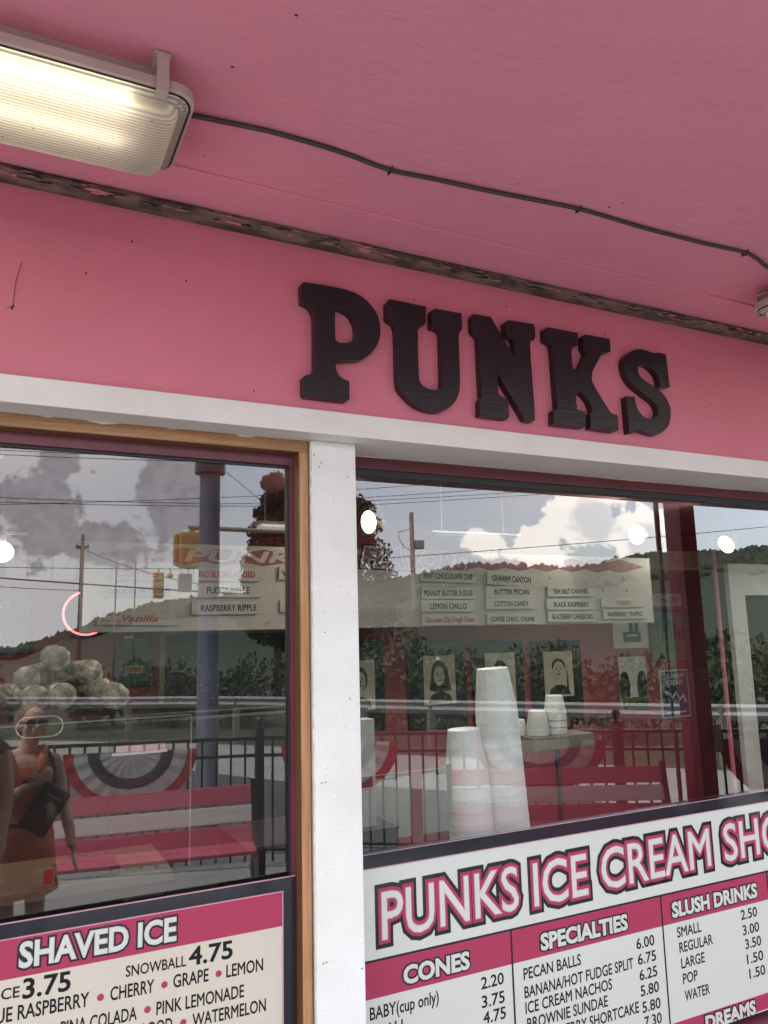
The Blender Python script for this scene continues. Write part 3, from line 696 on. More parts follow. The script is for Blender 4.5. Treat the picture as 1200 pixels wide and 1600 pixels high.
CARDS = [('VANILLA', .526, .970, 1.989, 2.071, 'Vanilla', 'redink', 'cardw', .66, .86, .3), ('COOKIES', .556, .929, 2.157, 2.217, "COOKIES 'N' CREAM", 'ink', 'cardp', .575, .925, 0),
    ('DAIRY', .600, .885, 2.250, 2.325, 'DAIRY FREE', 'redink', 'cardw', .63, .86, 0), ('SUGAR', 1.070, 1.475, 2.250, 2.336, 'NO SUGAR ADDED', 'redink', 'cardw', 1.10, 1.45, 0),
    ('FUDGE', 1.095, 1.495, 2.150, 2.238, 'FUDGE RIPPLE', 'ink', 'cardw', 1.15, 1.415, 0), ('RASP', 1.057, 1.476, 2.046, 2.128, 'RASPBERRY RIPPLE', 'ink', 'cardw', 1.115, 1.46, 0),
    ('W', 1.607, 2.02, 2.262, 2.345, 'WHITE HOUSE', 'ink', 'cardw', 1.63, 1.98, 0), ('T', 1.615, 2.02, 2.056, 2.136, 'TEABERRY', 'ink', 'cardw', 1.68, 1.95, 0),
    ('MINT', 2.640, 3.090, 2.258, 2.346, 'MINT CHOCOLATE CHIP', 'ink', 'cardw', 2.665, 3.07, 0), ('PEANUT', 2.640, 3.080, 2.140, 2.224, 'PEANUT BUTTER FUDGE', 'ink', 'cardw', 2.665, 3.06, 0),
    ('LEMON', 2.636, 3.070, 2.050, 2.134, 'LEMON CHILLO', 'ink', 'cardw', 2.71, 3.005, 0), ('DOUGH', 2.638, 3.100, 1.958, 2.036, 'Chocolate Chip Dough Cream', 'redink', 'cardw', 2.665, 3.07, .25),
    ('GRAHAM', 3.192, 3.632, 2.238, 2.335, 'GRAHAM CANYON', 'ink', 'cardw', 3.235, 3.58, 0), ('PECAN', 3.176, 3.624, 2.150, 2.234, 'BUTTER PECAN', 'ink', 'cardw', 3.25, 3.56, 0),
    ('COTTON', 3.172, 3.602, 2.066, 2.147, 'COTTON CANDY', 'ink', 'cardw', 3.245, 3.55, 0), ('COFFEE', 3.176, 3.615, 1.957, 2.032, 'COFFEE CHOC. CHUNK', 'ink', 'cardw', 3.205, 3.60, 0),
    ('SALT', 3.732, 4.181, 2.160, 2.240, 'SEA SALT CARAMEL', 'ink', 'cardw', 3.79, 4.13, 0), ('BLACK', 3.718, 4.185, 2.058, 2.142, 'BLACK RASPBERRY', 'ink', 'cardw', 3.785, 4.12, 0),
    ('CHEESE', 3.724, 4.170, 1.966, 2.049, 'BLACKBERRY CHEESECAKE', 'ink', 'cardw', 3.765, 4.155, 0), ('YOGURT', 4.251, 4.690, 2.074, 2.146, 'YOGURT', 'redink', 'cardw', 4.40, 4.56, 0),
    ('TRUFFLE', 4.262, 4.708, 1.983, 2.061, 'RASPBERRY TRUFFLE', 'ink', 'cardw', 4.31, 4.67, 0)]
for key, x0, x1, z0, z1, s, ink, base, tx0, tx1, sh in CARDS:
    cx, cz = (x0+x1)/2, (z0+z1)/2
    o = MB().box(x0-cx, x1-cx, -.006, .006, z0-cz, z1-cz, bev=.002).build('flavor_strip', M[base], None)
    o.location = (cx, BY-.0125, cz); o.rotation_euler = (0, {'GRAHAM': .035, 'MINT': .02, 'VANILLA': .025, 'COOKIES': -.02}.get(key, random.uniform(-.008, .008)), 0)
    tag(o, 'flavour strip lettered %s on the white board' % s, 'flavour strip', 'removable strips on the flavour board')
    mb = MB(); hh = (z1-z0)
    text(mb, s, tx0-cx, tx1-cx, -hh*.22, hh*.22, -.0072, th=.0005, bold=.03, shear=sh)
    if key == 'VANILLA':
        text(mb, 'Gluten free', -.20, -.10, .012, .026, -.0072, th=.0005, shear=.2); text(mb, 'Dairy Free', -.20, -.10, -.022, -.008, -.0072, th=.0005, shear=.2)
    mb.build('lettering', M[ink], o)

# lamps inside
def flood(loc, face, label):
    d = Vector(face).normalized(); q = d.to_track_quat('Z', 'Y').to_matrix()
    t = thing('flood_lamp', label, 'lamp', loc, 0, 'round flood lamps inside the shop')
    q = q @ Matrix.Diagonal((.76, .76, .76))
    MB().lathe([(.03, -.14), (.045, -.12), (.06, -.06), (.095, -.012), (.108, 0), (.108, .010), (.094, .012)], 28, mtx=q).build('lamp_can', M['brass'], t, True)
    MB().lathe([(.0, .030), (.05, .026), (.093, .0125)], 28, mtx=q).build('bulb', M['bulb'], t, True)
    MB().tube([q @ Vector((0, 0, -.13)), q @ Vector((0, 0, -.16)), (0, 0, 2.855-loc[2])], .006, 8).build('stem', M['brass'], t)
    l = bpy.data.lights.new('flood_light', 'SPOT'); l.energy = 2.8; l.spot_size = R(150); l.shadow_soft_size = .09; l.color = (1, .90, .74)
    lo = bpy.data.objects.new('flood_light', l); COL.objects.link(lo); lo.parent = t
    lo.location = d*.06; lo.rotation_euler = (-d).to_track_quat('-Z', 'Y').to_euler() if False else d.to_track_quat('-Z', 'Y').to_euler()
    return t
flood((2.075, 2.2, 2.60), (-1, -.25, -.12), 'glowing flood lamp beside the white post, above the flavour board')
flood((4.305, 2.2, 2.604), (-1, -.20, -.12), 'glowing flood lamp above the right end of the flavour board')
flood((5.26, 2.2, 2.56), (-1, .05, -.45), 'flood lamp seen nearly edge on beyond the flavour board')
t = thing('globe_lamp', 'round white globe lamp at the left edge of the left window', 'lamp', (.012, 2.6, 2.40))
MB().ell((0, 0, 0), (.066, .066, .058)).build('globe', M['globe'], t, True)
MB().box(-.07, .13, -.02, .02, .10, .112).box(-.025, .025, -.02, .02, .058, .0995).build('bracket', M['counter'], t)
MB().tube([(0, 0, .112), (0, 0, .459)], .006, 8).build('stem', M['counter'], t)
def strip_lamp(x, y, z, L_, label, e=14, dm='strip'):
    t = thing('strip_lamp', label, 'lamp', (x, y, z), 0, 'fluorescent strips on the shop ceiling')
    MB().box(-L_/2, L_/2, -.05, .05, .012, .024, bev=.003).build('housing', M['grey'], t)
    MB().box(-L_/2+.02, L_/2-.02, -.04, .04, -.006, .0115, bev=.004).build('diffuser', M[dm], t)
    for s in (-1, 1): MB().tube([(s*L_*.35, 0, .024), (s*L_*.35, 0, 2.86-z)], .0022, 6).build('stem', M['grey'], t)
    l = bpy.data.lights.new('strip_light', 'AREA'); l.shape = 'RECTANGLE'; l.size = L_; l.size_y = .1; l.energy = e*.20; l.color = (1, .95, .85)
    lo = bpy.data.objects.new('strip_light', l); COL.objects.link(lo); lo.parent = t; lo.location = (0, 0, -.03)
strip_lamp(1.32, 1.6, 2.45, .34, 'short fluorescent strip beside the maroon frame of the left window', 6)
strip_lamp(2.45, 1.6, 2.44, .60, 'fluorescent strip above the FLAVORS lettering', 3, 'darkgrey')
strip_lamp(2.3, .95, 2.78, 1.4, 'added fluorescent strip, out of view, brightening the foam cups', 26)  # added lamp above the top of the glass, there to brighten the cups
strip_lamp(-.6, 1.6, 2.70, 1.2, 'long fluorescent strip over the left counter')
strip_lamp(4.4, 1.3, 2.74, 1.2, 'long fluorescent strip over the right counter', 14)
strip_lamp(6.9, 1.9, 2.74, 1.2, 'added fluorescent strip brightening the display cooler', 14)  # added lamp, put in to brighten the white cooler frame

# back wall pictures
WY = 3.648
def framed(name, label, cat, x0, x1, z0, z1, frame, inner=None, inset=.02, group=None, y=WY):
    t = thing(name, label, cat, ((x0+x1)/2, y, (z0+z1)/2), 0, group)
    hw, hh = (x1-x0)/2, (z1-z0)/2
    MB().box(-hw, hw, -.022, -.001, -hh, hh, bev=.004).build('frame', M[frame], t)
    if inner: MB().box(-hw+inset, hw-inset, -.024, -.0225, -hh+inset, hh-inset).build('print', M[inner], t)
    return t, hw, hh
def portrait(t, x0, x1, z0, z1, style):
    w_, h_ = x1-x0, z1-z0; cx = (x0+x1)/2
    MB().box(x0, x1, -.0245, -.0226, z0, z1).build('portrait_paper', M['photo'], t)
    hair, face, ink = MB(), MB(), MB()
    def disc(mb, c, rx, rz, y):
        mb.prism([(c[0]+rx*math.cos(k*math.pi/14), c[1]+rz*math.sin(k*math.pi/14)) for k in range(28)], y-.0004, y)
    fz = z0+h_*.60
    if style == 0:
        disc(hair, (cx, fz+h_*.02), w_*.27, h_*.27, -.0247); hair.prism([(cx-w_*.27, fz), (cx-w_*.33, z0+h_*.30), (cx-w_*.12, z0+h_*.25), (cx+w_*.12, z0+h_*.25), (cx+w_*.36, z0+h_*.28), (cx+w_*.27, fz)], -.0256, -.0252)
        disc(face, (cx-w_*.02, fz-h_*.02), w_*.17, h_*.20, -.0262)
    elif style == 1:
        disc(hair, (cx, fz+h_*.02), w_*.25, h_*.24, -.0247); disc(face, (cx, fz-h_*.03), w_*.18, h_*.19, -.0262)
    else:
        disc(hair, (cx, fz+h_*.08), w_*.23, h_*.16, -.0247); disc(face, (cx, fz-h_*.02), w_*.19, h_*.20, -.0262)
        ink.prism([(cx+w_*.25, z0+h_*.1), (cx+w_*.33, z0+h_*.1), (cx+w_*.29, z0+h_*.7)], -.0262, -.0258)
    for s in (-1, 1):
        disc(ink, (cx+s*w_*.075, fz+h_*.01), w_*.035, h_*.016, -.0272); ink.box(cx+s*w_*.075-w_*.05, cx+s*w_*.075+w_*.05, -.0272, -.0268, fz+h_*.05, fz+h_*.06)
    ink.box(cx-w_*.07, cx+w_*.07, -.0272, -.0268, fz-h_*.12, fz-h_*.10); ink.box(cx-w_*.01, cx+w_*.02, -.0272, -.0268, fz-h_*.07, fz-h_*.015)
    ink.prism([(cx-w_*.36, z0+h_*.04), (cx-w_*.30, z0+h_*.18), (cx-w_*.1, z0+h_*.26), (cx+w_*.1, z0+h_*.26), (cx+w_*.32, z0+h_*.18), (cx+w_*.38, z0+h_*.04)], -.0252, -.0248)
    hair.build('drawn_hair', M['darkcloth'], t); face.build('drawn_face', M['photo'], t); ink.build('drawn_lines', M['black'], t)
pg = 'framed line drawn portraits on the red wall'
t, hw, hh = framed('portrait', 'framed portrait half hidden behind the white post', 'picture', 2.28, 2.858, 1.15, 1.868, 'posterdark', group=pg); portrait(t, -.06, .20, -.19, .20, 1)
t, hw, hh = framed('portrait', 'framed drawing of a long haired woman between post and tall cups', 'picture', 3.07, 3.64, 1.125, 1.853, 'posterdark', group=pg); portrait(t, -.135, .172, -.165, .235, 0)
t, hw, hh = framed('portrait', 'framed portrait partly covered by the tall stack of cups', 'picture', 3.704, 4.240, 1.10, 1.838, 'posterdark', group=pg); portrait(t, -.14, .175, -.20, .26, 1)
t, hw, hh = framed('portrait', 'framed portrait of a laughing face with a bottle, last of the dark frames', 'picture', 4.33, 4.895, 1.13, 1.824, 'posterdark', group=pg); portrait(t, -.15, .18, -.16, .245, 2)
t, hw, hh = framed('poster', 'pale poster with a small dark caption box under the flavour board', 'poster', 5.31, 5.757, 1.724, 2.12, 'offwhite')
MB().box(-.10, .12, -.0245, -.0225, -.14, -.04).box(-.02, .03, -.0245, -.0225, -.04, .15).box(.05, .10, -.0245, -.0225, -.04, .16).build('print', M['black'], t)
mb = MB(); mb.box(-.06, .08, -.0256, -.0248, -.085, -.068); mb.build('caption_bar', M['offwhite'], t)
t, hw, hh = framed('poster', 'pale poster of two dark haired seated figures on grass', 'poster', 5.352, 5.70, 1.143, 1.644, 'offwhite')
mb = MB()
for cx in (-.115, .105):
    mb.prism([(cx+.05*math.cos(k*.4), .06+.055*math.sin(k*.4)) for k in range(15)], -.0245, -.0226); mb.prism([(cx-.055, -.16), (cx-.07, .0), (cx-.04, .07), (cx+.045, .07), (cx+.065, .0), (cx+.05, -.16)], -.0252, -.0247)
mb.build('figures', M['black'], t); MB().box(-.172, .172, -.0262, -.0254, -.248, -.13).build('grass_print', M['greenprint'], t)
mb = MB(); text(mb, 'LAUGH', -.15, .15, -.225, -.165, -.0268, th=.0004, bold=.03); mb.build('lettering', M['ink'], t)
t, hw, hh = framed('poster', 'green and teal picture of trees under the Time Out sign', 'poster', 5.79, 6.315, 1.582, 2.09, 'posterdark')
MB().box(-.255, .255, -.0245, -.0225, .0, .24).build('trees_print', M['teal'], t); MB().box(-.255, .255, -.0245, -.0225, -.245, -.0005).build('grass_print', M['greenprint'], t)
mb = MB()
for q in range(9): mb.box(-.235+q*.056, -.215+q*.056+.008*(q % 3), -.0255, -.0247, -.06+.02*(q % 2), .15-.02*(q % 4))
mb.build('trunks_print', M['posterdark'], t)
t, hw, hh = framed('sign', 'small cream sign reading Time Out on the red wall', 'sign', 5.845, 6.265, 2.125, 2.250, 'offwhite')
mb = MB(); text(mb, 'Time Out!', -.15, .15, -.03, .035, -.0228, th=.0004, shear=.2); mb.build('lettering', M['ink'], t)
t, hw, hh = framed('poster', 'navy poster lettered in cream with a pale scroll, right of the seated figures', 'poster', 5.866, 6.243, 1.04, 1.500, 'offwhite', 'posterblue', .014)
mb = MB(); text(mb, 'DURHAM', -.13, .13, .145, .195, -.0248, th=.0004, bold=.03); text(mb, 'CREAM', -.10, .10, .085, .13, -.0248, th=.0004, bold=.03); mb.box(-.13, .13, -.0256, -.0248, -.185, -.170)
mb.tube([(-.13, -.027, .02), (-.08, -.027, .0), (-.05, -.027, -.04), (0, -.027, .01), (.05, -.027, -.06), (.1, -.027, -.02), (.13, -.027, -.08)], .012, 6); mb.build('lettering', M['offwhite'], t)
t, hw, hh = framed('poster', 'row of menu pictures high on the wall at the right', 'poster', 5.83, 6.62, 2.495, 2.69, 'offwhite')
mb = MB()
for q in range(4): mb.box(-.37+q*.19, -.20+q*.19, -.0245, -.0225, -.075, .075)
mb.build('print', M['tan'], t)
# word letters on wall
o = MB(); text(o, 'LAUGH', 4.66, 5.285, 1.03, 1.158, WY-.006, th=.005, bold=.035)
o = o.build('wall_lettering', M['black'], None); tag(o, 'black cut out word LAUGH on the red wall', 'lettering')
# left part of the back wall
for i, (x0, x1, lab) in enumerate(((.046, .178, 'leftmost of the three small menu cards near the globe lamp'), (.19, .329, 'middle of the three small menu cards near the globe lamp'), (.345, .485, 'rightmost of the three small menu cards near the globe lamp'))):
    t, hw, hh = framed('menu_card', lab, 'sign', x0, x1, 2.33, 2.496, 'offwhite', group='menu cards in a row')
    mb = MB(); text(mb, ('Cone 2.', 'Dish 1.', 'Float 3.')[i], -.05, .05, -.065, -.04, -.0228, th=.0004); mb.box(-.012+.01*i, .012+.01*i, -.024, -.0223, -.01, .06); mb.build('lettering', M['grey'], t)
t, hw, hh = framed('poster', 'dark framed poster of a glass lettered Punks and roll at the left edge', 'poster', -.22, .217, 1.838, 2.244, 'posterdark', 'teal')
mb = MB(); text(mb, 'Punks', -.18, .10, .10, .165, -.0248, th=.0004, shear=.3, bold=.02); text(mb, 'and roll !', -.06, .185, -.165, -.125, -.0248, th=.0004, shear=.3); mb.build('lettering', M['offwhite'], t)
MB().prism([(-.10, -.10), (.05, -.10), (.02, .02), (.0, .06), (-.09, .06), (-.08, .0)], -.0256, -.0249).build('glass_print', M['tan'], t)
t, hw, hh = framed('picture', 'dark green framed certificate beside the cream door frame', 'picture', .768, 1.008, 1.812, 1.962, 'posterdark')
MB().box(-.07, .075, -.0245, -.0225, -.035, .03).build('print', M['greenprint'], t); MB().box(-.065, .0, -.0245, -.0225, .032, .055).build('cloud_print', M['offwhite'], t)
t, hw, hh = framed('picture', 'framed shop photo hung below the green certificate', 'picture', .757, 1.026, 1.585, 1.792, 'posterdark', 'teal', .03)
MB().box(-.06, .065, -.0256, -.0246, -.01, .045).build('banner_print', M['tan'], t)
mb = MB(); text(mb, 'CONES', -.045, .05, .005, .03, -.0262, th=.0003); mb.build('lettering', M['ink'], t)
# neon ring
t = thing('neon_sign', 'round black neon sign with a glowing red ring', 'neon sign', (.565, 3.62, 2.10))
MB().lathe([(0, .02), (.175, .02), (.18, .01), (.18, -.02), (0, -.02)], 36, mtx=Matrix.Rotation(R(90), 3, 'X')).build('backing_disc', M['steelblack'], t)
MB().tube([(.150*math.cos(k*math.pi/24), -.032, .147*math.sin(k*math.pi/24)) for k in range(48)], .0065, 8, closed=True).build('neon_tube', M['neon'], t, True)
MB().box(-.04, .05, -.028, -.0205, -.06, .05).build('center_print', M['teal'], t)

# cups ---------------------------------------------------------------
def cup_mesh(r_top, r_bot, h):
    mb = MB()
    mb.lathe([(0, h-.006), (r_top-.004, h-.006), (r_top-.0015, h-.003), (r_top, h-.008), (r_bot-.0002, .046), (r_bot-.0002, .012), (r_bot+.0004, .010), (r_bot+.0012, .005), (r_bot+.0004, 0), (r_bot-.002, .004), (r_top-.004, h-.012), (0, h-.012)], 40)
    return mb.mesh('cup', M['cup'], False)
big = cup_mesh(.0625, .084, .212)
for p in big.polygons: p.use_smooth = True
try: big.set_sharp_from_angle(angle=R(40))
except Exception: pass
def stack(me, x, y, z0, n, step, lean, group, what):
    names = ['bottom cup', 'second cup from the bottom', 'third cup from the bottom', 'fourth cup from the bottom', 'fifth cup from the bottom', 'sixth cup from the bottom', 'seventh cup from the bottom', 'eighth cup from the bottom', 'ninth cup from the bottom', 'tenth cup from the bottom', 'eleventh cup from the bottom', 'twelfth cup from the bottom']
    for k in range(n):
        o = link('foam_cup', me, None, (x+lean*k*step, y, z0+k*step), (0, lean*.95, 0))
        lab = ('top cup' if k == n-1 else names[k])+' of the '+what
        tag(o, lab, 'cup', group)
stack(big, 1.843, .50, 1.0, 13, .0452, -.07, 'foam cups stacked upside down', 'tall inverted foam stack by the right window')
stack(big, 1.672, .50, 1.0, 8, .0452, -.05, 'foam cups stacked upside down', 'short inverted foam stack beside the post')
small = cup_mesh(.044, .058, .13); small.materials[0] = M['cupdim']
for p in small.polygons: p.use_smooth = True
stack(small, 2.645, 1.2, 1.3665, 3, .035, 0, 'small foam cups on the cream shelf', 'tallest small stack on the cream shelf')
stack(small, 2.53, 1.2, 1.3665, 1, .035, 0, 'small foam cups on the cream shelf', 'short pile in the middle of the cream shelf')
o = link('foam_cup', small, None, (2.465, 1.28, 1.3665), (0, 0, 1)); o.scale = (.8, .8, .62); tag(o, 'lowest small foam cup, left of the others on the cream shelf', 'cup', 'small foam cups on the cream shelf')
t = thing('wall_shelf', 'cream shelf box carrying small foam cups, seen behind the tall cups', 'shelf', (2.645, 1.2, 1.30))
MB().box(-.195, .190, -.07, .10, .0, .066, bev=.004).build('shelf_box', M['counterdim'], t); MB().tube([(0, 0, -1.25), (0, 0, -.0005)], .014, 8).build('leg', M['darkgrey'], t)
# things beside the post
t = thing('paper_cups', 'column of printed paper cups close behind the white post', 'cups', (1.165, .62, 1.0))
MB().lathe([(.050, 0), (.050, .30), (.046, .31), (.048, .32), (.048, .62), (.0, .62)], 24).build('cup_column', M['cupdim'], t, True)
mb = MB(); rp = random.Random(4)
for q in range(70):
    a_, b_ = rp.uniform(0, 6.28), rp.uniform(.02, .6); mb.ell((.0485*math.cos(a_), .0485*math.sin(a_), b_), (rp.uniform(.004, .011), rp.uniform(.004, .011), rp.uniform(.004, .012)), u=8, v=6)
mb.build('printed_pattern', M['ink'], t)
t = thing('carton', 'plain white carton standing between the printed paper cups and the short foam stack', 'carton', (1.33, .80, 1.0))
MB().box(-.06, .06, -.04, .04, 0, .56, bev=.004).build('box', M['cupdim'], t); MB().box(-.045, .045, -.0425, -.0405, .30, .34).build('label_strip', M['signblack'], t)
for q, lab in enumerate(('left hanging paper sheet behind the short foam stack', 'right hanging paper sheet behind the short foam stack')):
    t = thing('paper_sheet', lab, 'paper', (1.62+.27*q, 1.1, 1.26), 0, 'pale paper sheets clipped under a rail')
    MB().box(-.105, .105, -.001, .001, -.26, .0).build('sheet', M['cupdim'], t); MB().tube([(-.03, -.010, .004), (.03, -.010, .004)], .009, 10).build('clip', M['darkgrey'], t)
t = thing('rail', 'thin dark rail holding the two paper sheets', 'rail', (1.75, 1.1, 1.275)); MB().tube([(-.6, 0, 0), (.6, 0, 0)], .005, 6).build('bar', M['darkgrey'], t)
for s_ in (-1, 1): MB().tube([(s_*.59, 0, -1.22), (s_*.59, 0, 0)], .006, 6).build('upright', M['darkgrey'], t)
# counters
t = thing('counter', 'cream topped counter with charcoal cabinet under the left window', 'counter', (0, .67, 0))
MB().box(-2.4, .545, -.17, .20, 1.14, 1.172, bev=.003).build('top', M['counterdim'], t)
MB().box(-2.4, .53, -.15, .19, .05, 1.1395).build('cabinet', M['darkgrey'], t); MB().tube([(.40, -.152, 1.10), (.52, -.152, 1.10)], .004, 6).build('handle', M['steel'], t)
t = thing('counter', 'grey and cream counter below the foam cups', 'counter', (2.6, .62, 0))
MB().box(-1.54, 1.6, -.23, .24, .965, .9995, bev=.003).build('top', M['grey'], t); MB().box(-1.54, 1.6, -.20, .11, .05, .9645).build('cabinet', M['grey'], t)
MB().box(-1.54, 1.6, .102, .115, .5, .9).build('back_panel', M['counter'], t)
t = thing('cabinet', 'charcoal cabinet corner with pale edged lid beside the maroon frame', 'cabinet', (.95, .86, 0))
MB().box(-.10, .5, -.16, .25, .05, 1.145).build('body', M['darkgrey'], t); MB().box(-.105, .505, -.165, .255, 1.1455, 1.152).build('lid', M['darkgrey'], t)
t = thing('freezer', 'black freezer cabinet standing against the back wall in front of the dotted door', 'freezer', (1.1, 3.15, 0))
MB().box(-1.6, 1.2, -.4, .4, .05, 1.44, bev=.02).build('body', M['darkgrey'], t); MB().box(-1.58, 1.18, -.38, .38, 1.4405, 1.47, bev=.01).build('lid', M['darkgrey'], t)
t = thing('card_terminal', 'flat black keypad tray lying on the cream counter', 'keypad', (.30, .60, 1.172))
MB().box(-.10, .092, -.06, .07, 0, .028, bev=.008).build('body', M['black'], t); MB().box(-.085, .07, -.045, .05, .0285, .032).build('keys', M['darkgrey'], t)
t = thing('price_card', 'small red and white card standing at the counter edge', 'card', (.17, .53, 1.1722))
MB().box(-.03, .03, -.004, .004, 0, .05).build('card', M['counter'], t); MB().box(-.001, .026, -.0055, -.0045, .004, .046).build('print', M['redink'], t)
t = thing('pull_handle', 'clear oval pull ring stuck on the left window pane', 'handle', (.123, .200, 1.667))
P = []
for k in range(40):
    a_ = 2*math.pi*k/40; P.append((.028*(1 if math.cos(a_) > 0 else -1)+.030*math.cos(a_), 0, .027*math.sin(a_)))
MB().tube(P, .0018, 8, closed=True).build('ring', M['steel'], t, True); MB().box(-.03, .03, .004, .007, -.02, .02).build('back_plate', M['glassin'], t)
t = thing('window_latch', 'thin white latch bar on the left sliding pane', 'latch', (.385, .195, 1.578))
MB().box(-.075, .075, -.004, .004, -.003, .003).build('bar', M['white'], t); MB().box(-.065, .07, -.002, .002, .004, .022).build('label_strip', M['signrose'], t)
t = thing('sneeze_guard', 'upright clear glass guard standing on the left counter', 'glass guard', (-.7, .52, 1.172))
MB().box(-1.4, 1.30, 0, .005, 0, .47).build('pane', M['glassin'], t); MB().tube([(1.302, .0025, 0), (1.302, .0025, .47)], .003, 6).tube([(-1.4, .0025, .472), (1.302, .0025, .472)], .003, 6).build('edge_strip', M['grey'], t)
# sleeves of cups heaped in plastic
t0 = thing('shelf', 'grey shelf carrying the bagged cups in the left window', 'shelf', (.3, 1.7, 1.60))
MB().box(-1.4, .30, -.22, .24, 0, .022, bev=.003).build('board', M['darkgrey'], t0); MB().box(.20, .24, -.03, .03, -1.55, -.0005).box(-1.3, -1.26, -.03, .03, -1.55, -.0005).build('leg', M['darkgrey'], t0)
for i, (x, z, r) in enumerate(((.13, 1.674, .050), (.245, 1.675, .052), (.355, 1.673, .050), (.455, 1.672, .049), (.185, 1.757, .047), (.295, 1.757, .048), (.24, 1.835, .050), (.025, 1.672, .05))):
    mb = MB(); rr = []
    for k in range(7):
        y = -.20+.40*k/6
        rr.append([Vector(((r*(1+.16*noise.noise(Vector((q*.9, k*1.7, i))))*(.55 if k in (0, 6) and False else 1))*math.cos(2*math.pi*q/20), y, (r*(1+.16*noise.noise(Vector((q*1.1, k*1.3, i+9)))))*math.sin(2*math.pi*q/20))) for q in range(20)])
    mb.loft(rr)
    o = mb.build('bagged_cups', M['film'], None, True); o.location = (x+random.uniform(-.008, .008), 1.62+random.uniform(-.05, .03), z+random.uniform(-.002, .006)); o.rotation_euler = (R(random.uniform(-5, 5)), R(random.uniform(0, 90)), R(random.uniform(-26, 26))); o.scale = (random.uniform(1.0, 1.2), random.uniform(.8, 1.05), random.uniform(.95, 1.12))
    for k in range(1): pass
    mb = MB()
    for q in range(1): mb.tube([((r-.012)*math.cos(2*math.pi*k/20), -.203, (r-.012)*math.sin(2*math.pi*k/20)) for k in range(20)], .0015, 5, closed=True)
    mb.build('cup_rims', M['cupdim'], o)
    tag(o, ('first sleeve of bagged foam cups on the bottom row', 'second sleeve of bagged foam cups on the bottom row', 'third sleeve of bagged foam cups on the bottom row', 'rightmost sleeve of bagged foam cups on the bottom row', 'left sleeve of bagged foam cups in the middle row', 'right sleeve of bagged foam cups in the middle row', 'topmost sleeve of bagged foam cups in the heap', 'sleeve of bagged foam cups at the left edge')[i], 'bagged cups', 'clear sleeves of foam cups')
# display cooler at the right end of the room
t = thing('display_cooler', 'tall white framed cooler with a dark glass door at the far right', 'cooler', (6.96, 3.3, .05))
MB().box(-.72, .75, -.25, .34, 0, 2.42).build('body', M['darkgrey'], t)
MB().box(-.75, -.55, -.30, -.2505, 0, 2.45).box(.60, .76, -.30, -.2505, 0, 2.45).box(-.5495, .5995, -.30, -.2505, 2.15, 2.45).box(-.5495, .5995, -.30, -.2505, 0, .2).build('door_frame', M['cooler'], t)
MB().box(-.5495, .5995, -.275, -.27, .2005, 2.1495).build('door_glass', M['glassin'], t)
t = thing('corner_pipe', 'thin pink corner strip beside the white framed cooler', 'pipe', (6.09, 3.05, .05)); MB().tube([(0, 0, 0), (0, 0, 2.80)], .02, 8).build('pipe', M['pink'], t)

# ================================================================== OUTSIDE: GROUND, ROAD, HILLS
def poly_sheet(pts, z0, z1, name, mt):
    mb = MB(); A = [mb.bm.verts.new((x, y, z0)) for x, y in pts]; B = [mb.bm.verts.new((x, y, z1)) for x, y in pts]; n = len(pts)
    mb.bm.faces.new(B); mb.bm.faces.new(A[::-1])
    for j in range(n): mb.bm.faces.new((A[j], A[(j+1) % n], B[(j+1) % n], B[j]))
    return struct(mb.build(name, mt))
FP = [(-6.45, -6.98), (-3.60, -6.05), (-.75, -5.12), (2.09, -4.19), (4.73, -2.45), (7.00, -.75)]
def off(pts, d):
    out = []
    for i, p in enumerate(pts):
        a = Vector(pts[max(i-1, 0)]); b = Vector(pts[min(i+1, len(pts)-1)]); t = (b-a).normalized()
        out.append((p[0]+t.y*d, p[1]-t.x*d))
    return out
walk = off(FP, .45)
poly_sheet([(-9, 6), (-9, walk[0][1]-.8)]+walk+[(9.4, .2), (9.4, 6)], -.30, 0.0, 'pavement', M['concrete'])
mb = MB(); k = off(FP, .46)
for (a, b), (c, d) in zip(k, k[1:]):
    t = Vector((c-a, d-b)).normalized(); q = Vector((t.y, -t.x))*.14
    mb.face([(a, b, .012), (c, d, .012), (c+q.x, d+q.y, .012), (a+q.x, b+q.y, .012)]); mb.face([(a+q.x, b+q.y, .012), (c+q.x, d+q.y, .012), (c+q.x, d+q.y, -.14), (a+q.x, b+q.y, -.14)]); mb.face([(a, b, .012), (c, d, .012), (c, d, -.14), (a, b, -.14)])
struct(mb.build('kerb', M['concrete']))
GR = [(-30, -46), (-12, -31), (.65, -17.35), (3.81, -14.4), (5.32, -12.64), (6.47, -10.47), (7.91, -8.5), (9.14, -6.80), (10.23, -5.47), (13, -2.2), (22, 8)]
sh = off(GR, -.5)
poly_sheet([(-60, -20), (-60, -75)]+sh+[(24, 12), (12, 12)], -.40, -.125, 'road', M['asphalt'])
s2_ = off(GR, -3.2); mb = MB()
for i in range(len(sh)-1): mb.face([sh[i]+(-.119,), sh[i+1]+(-.119,), s2_[i+1]+(-.119,), s2_[i]+(-.119,)])
struct(mb.build('road_shoulder', M['concrete']))
mb = MB(); c_ = 40
for i in range(c_):
    a0, a1 = 2*math.pi*i/c_, 2*math.pi*(i+1)/c_
    for ra, rb in ((0, 30), (30, 120), (120, 900)):
        P_ = [(ra*math.cos(a0), ra*math.sin(a0), -.16), (rb*math.cos(a0), rb*math.sin(a0), -.16), (rb*math.cos(a1), rb*math.sin(a1), -.16), (ra*math.cos(a1), ra*math.sin(a1), -.16)]
        mb.face(P_[1:] if ra == 0 else P_)
bmesh.ops.remove_doubles(mb.bm, verts=mb.bm.verts, dist=.001)
struct(mb.build('ground', M['grass']))
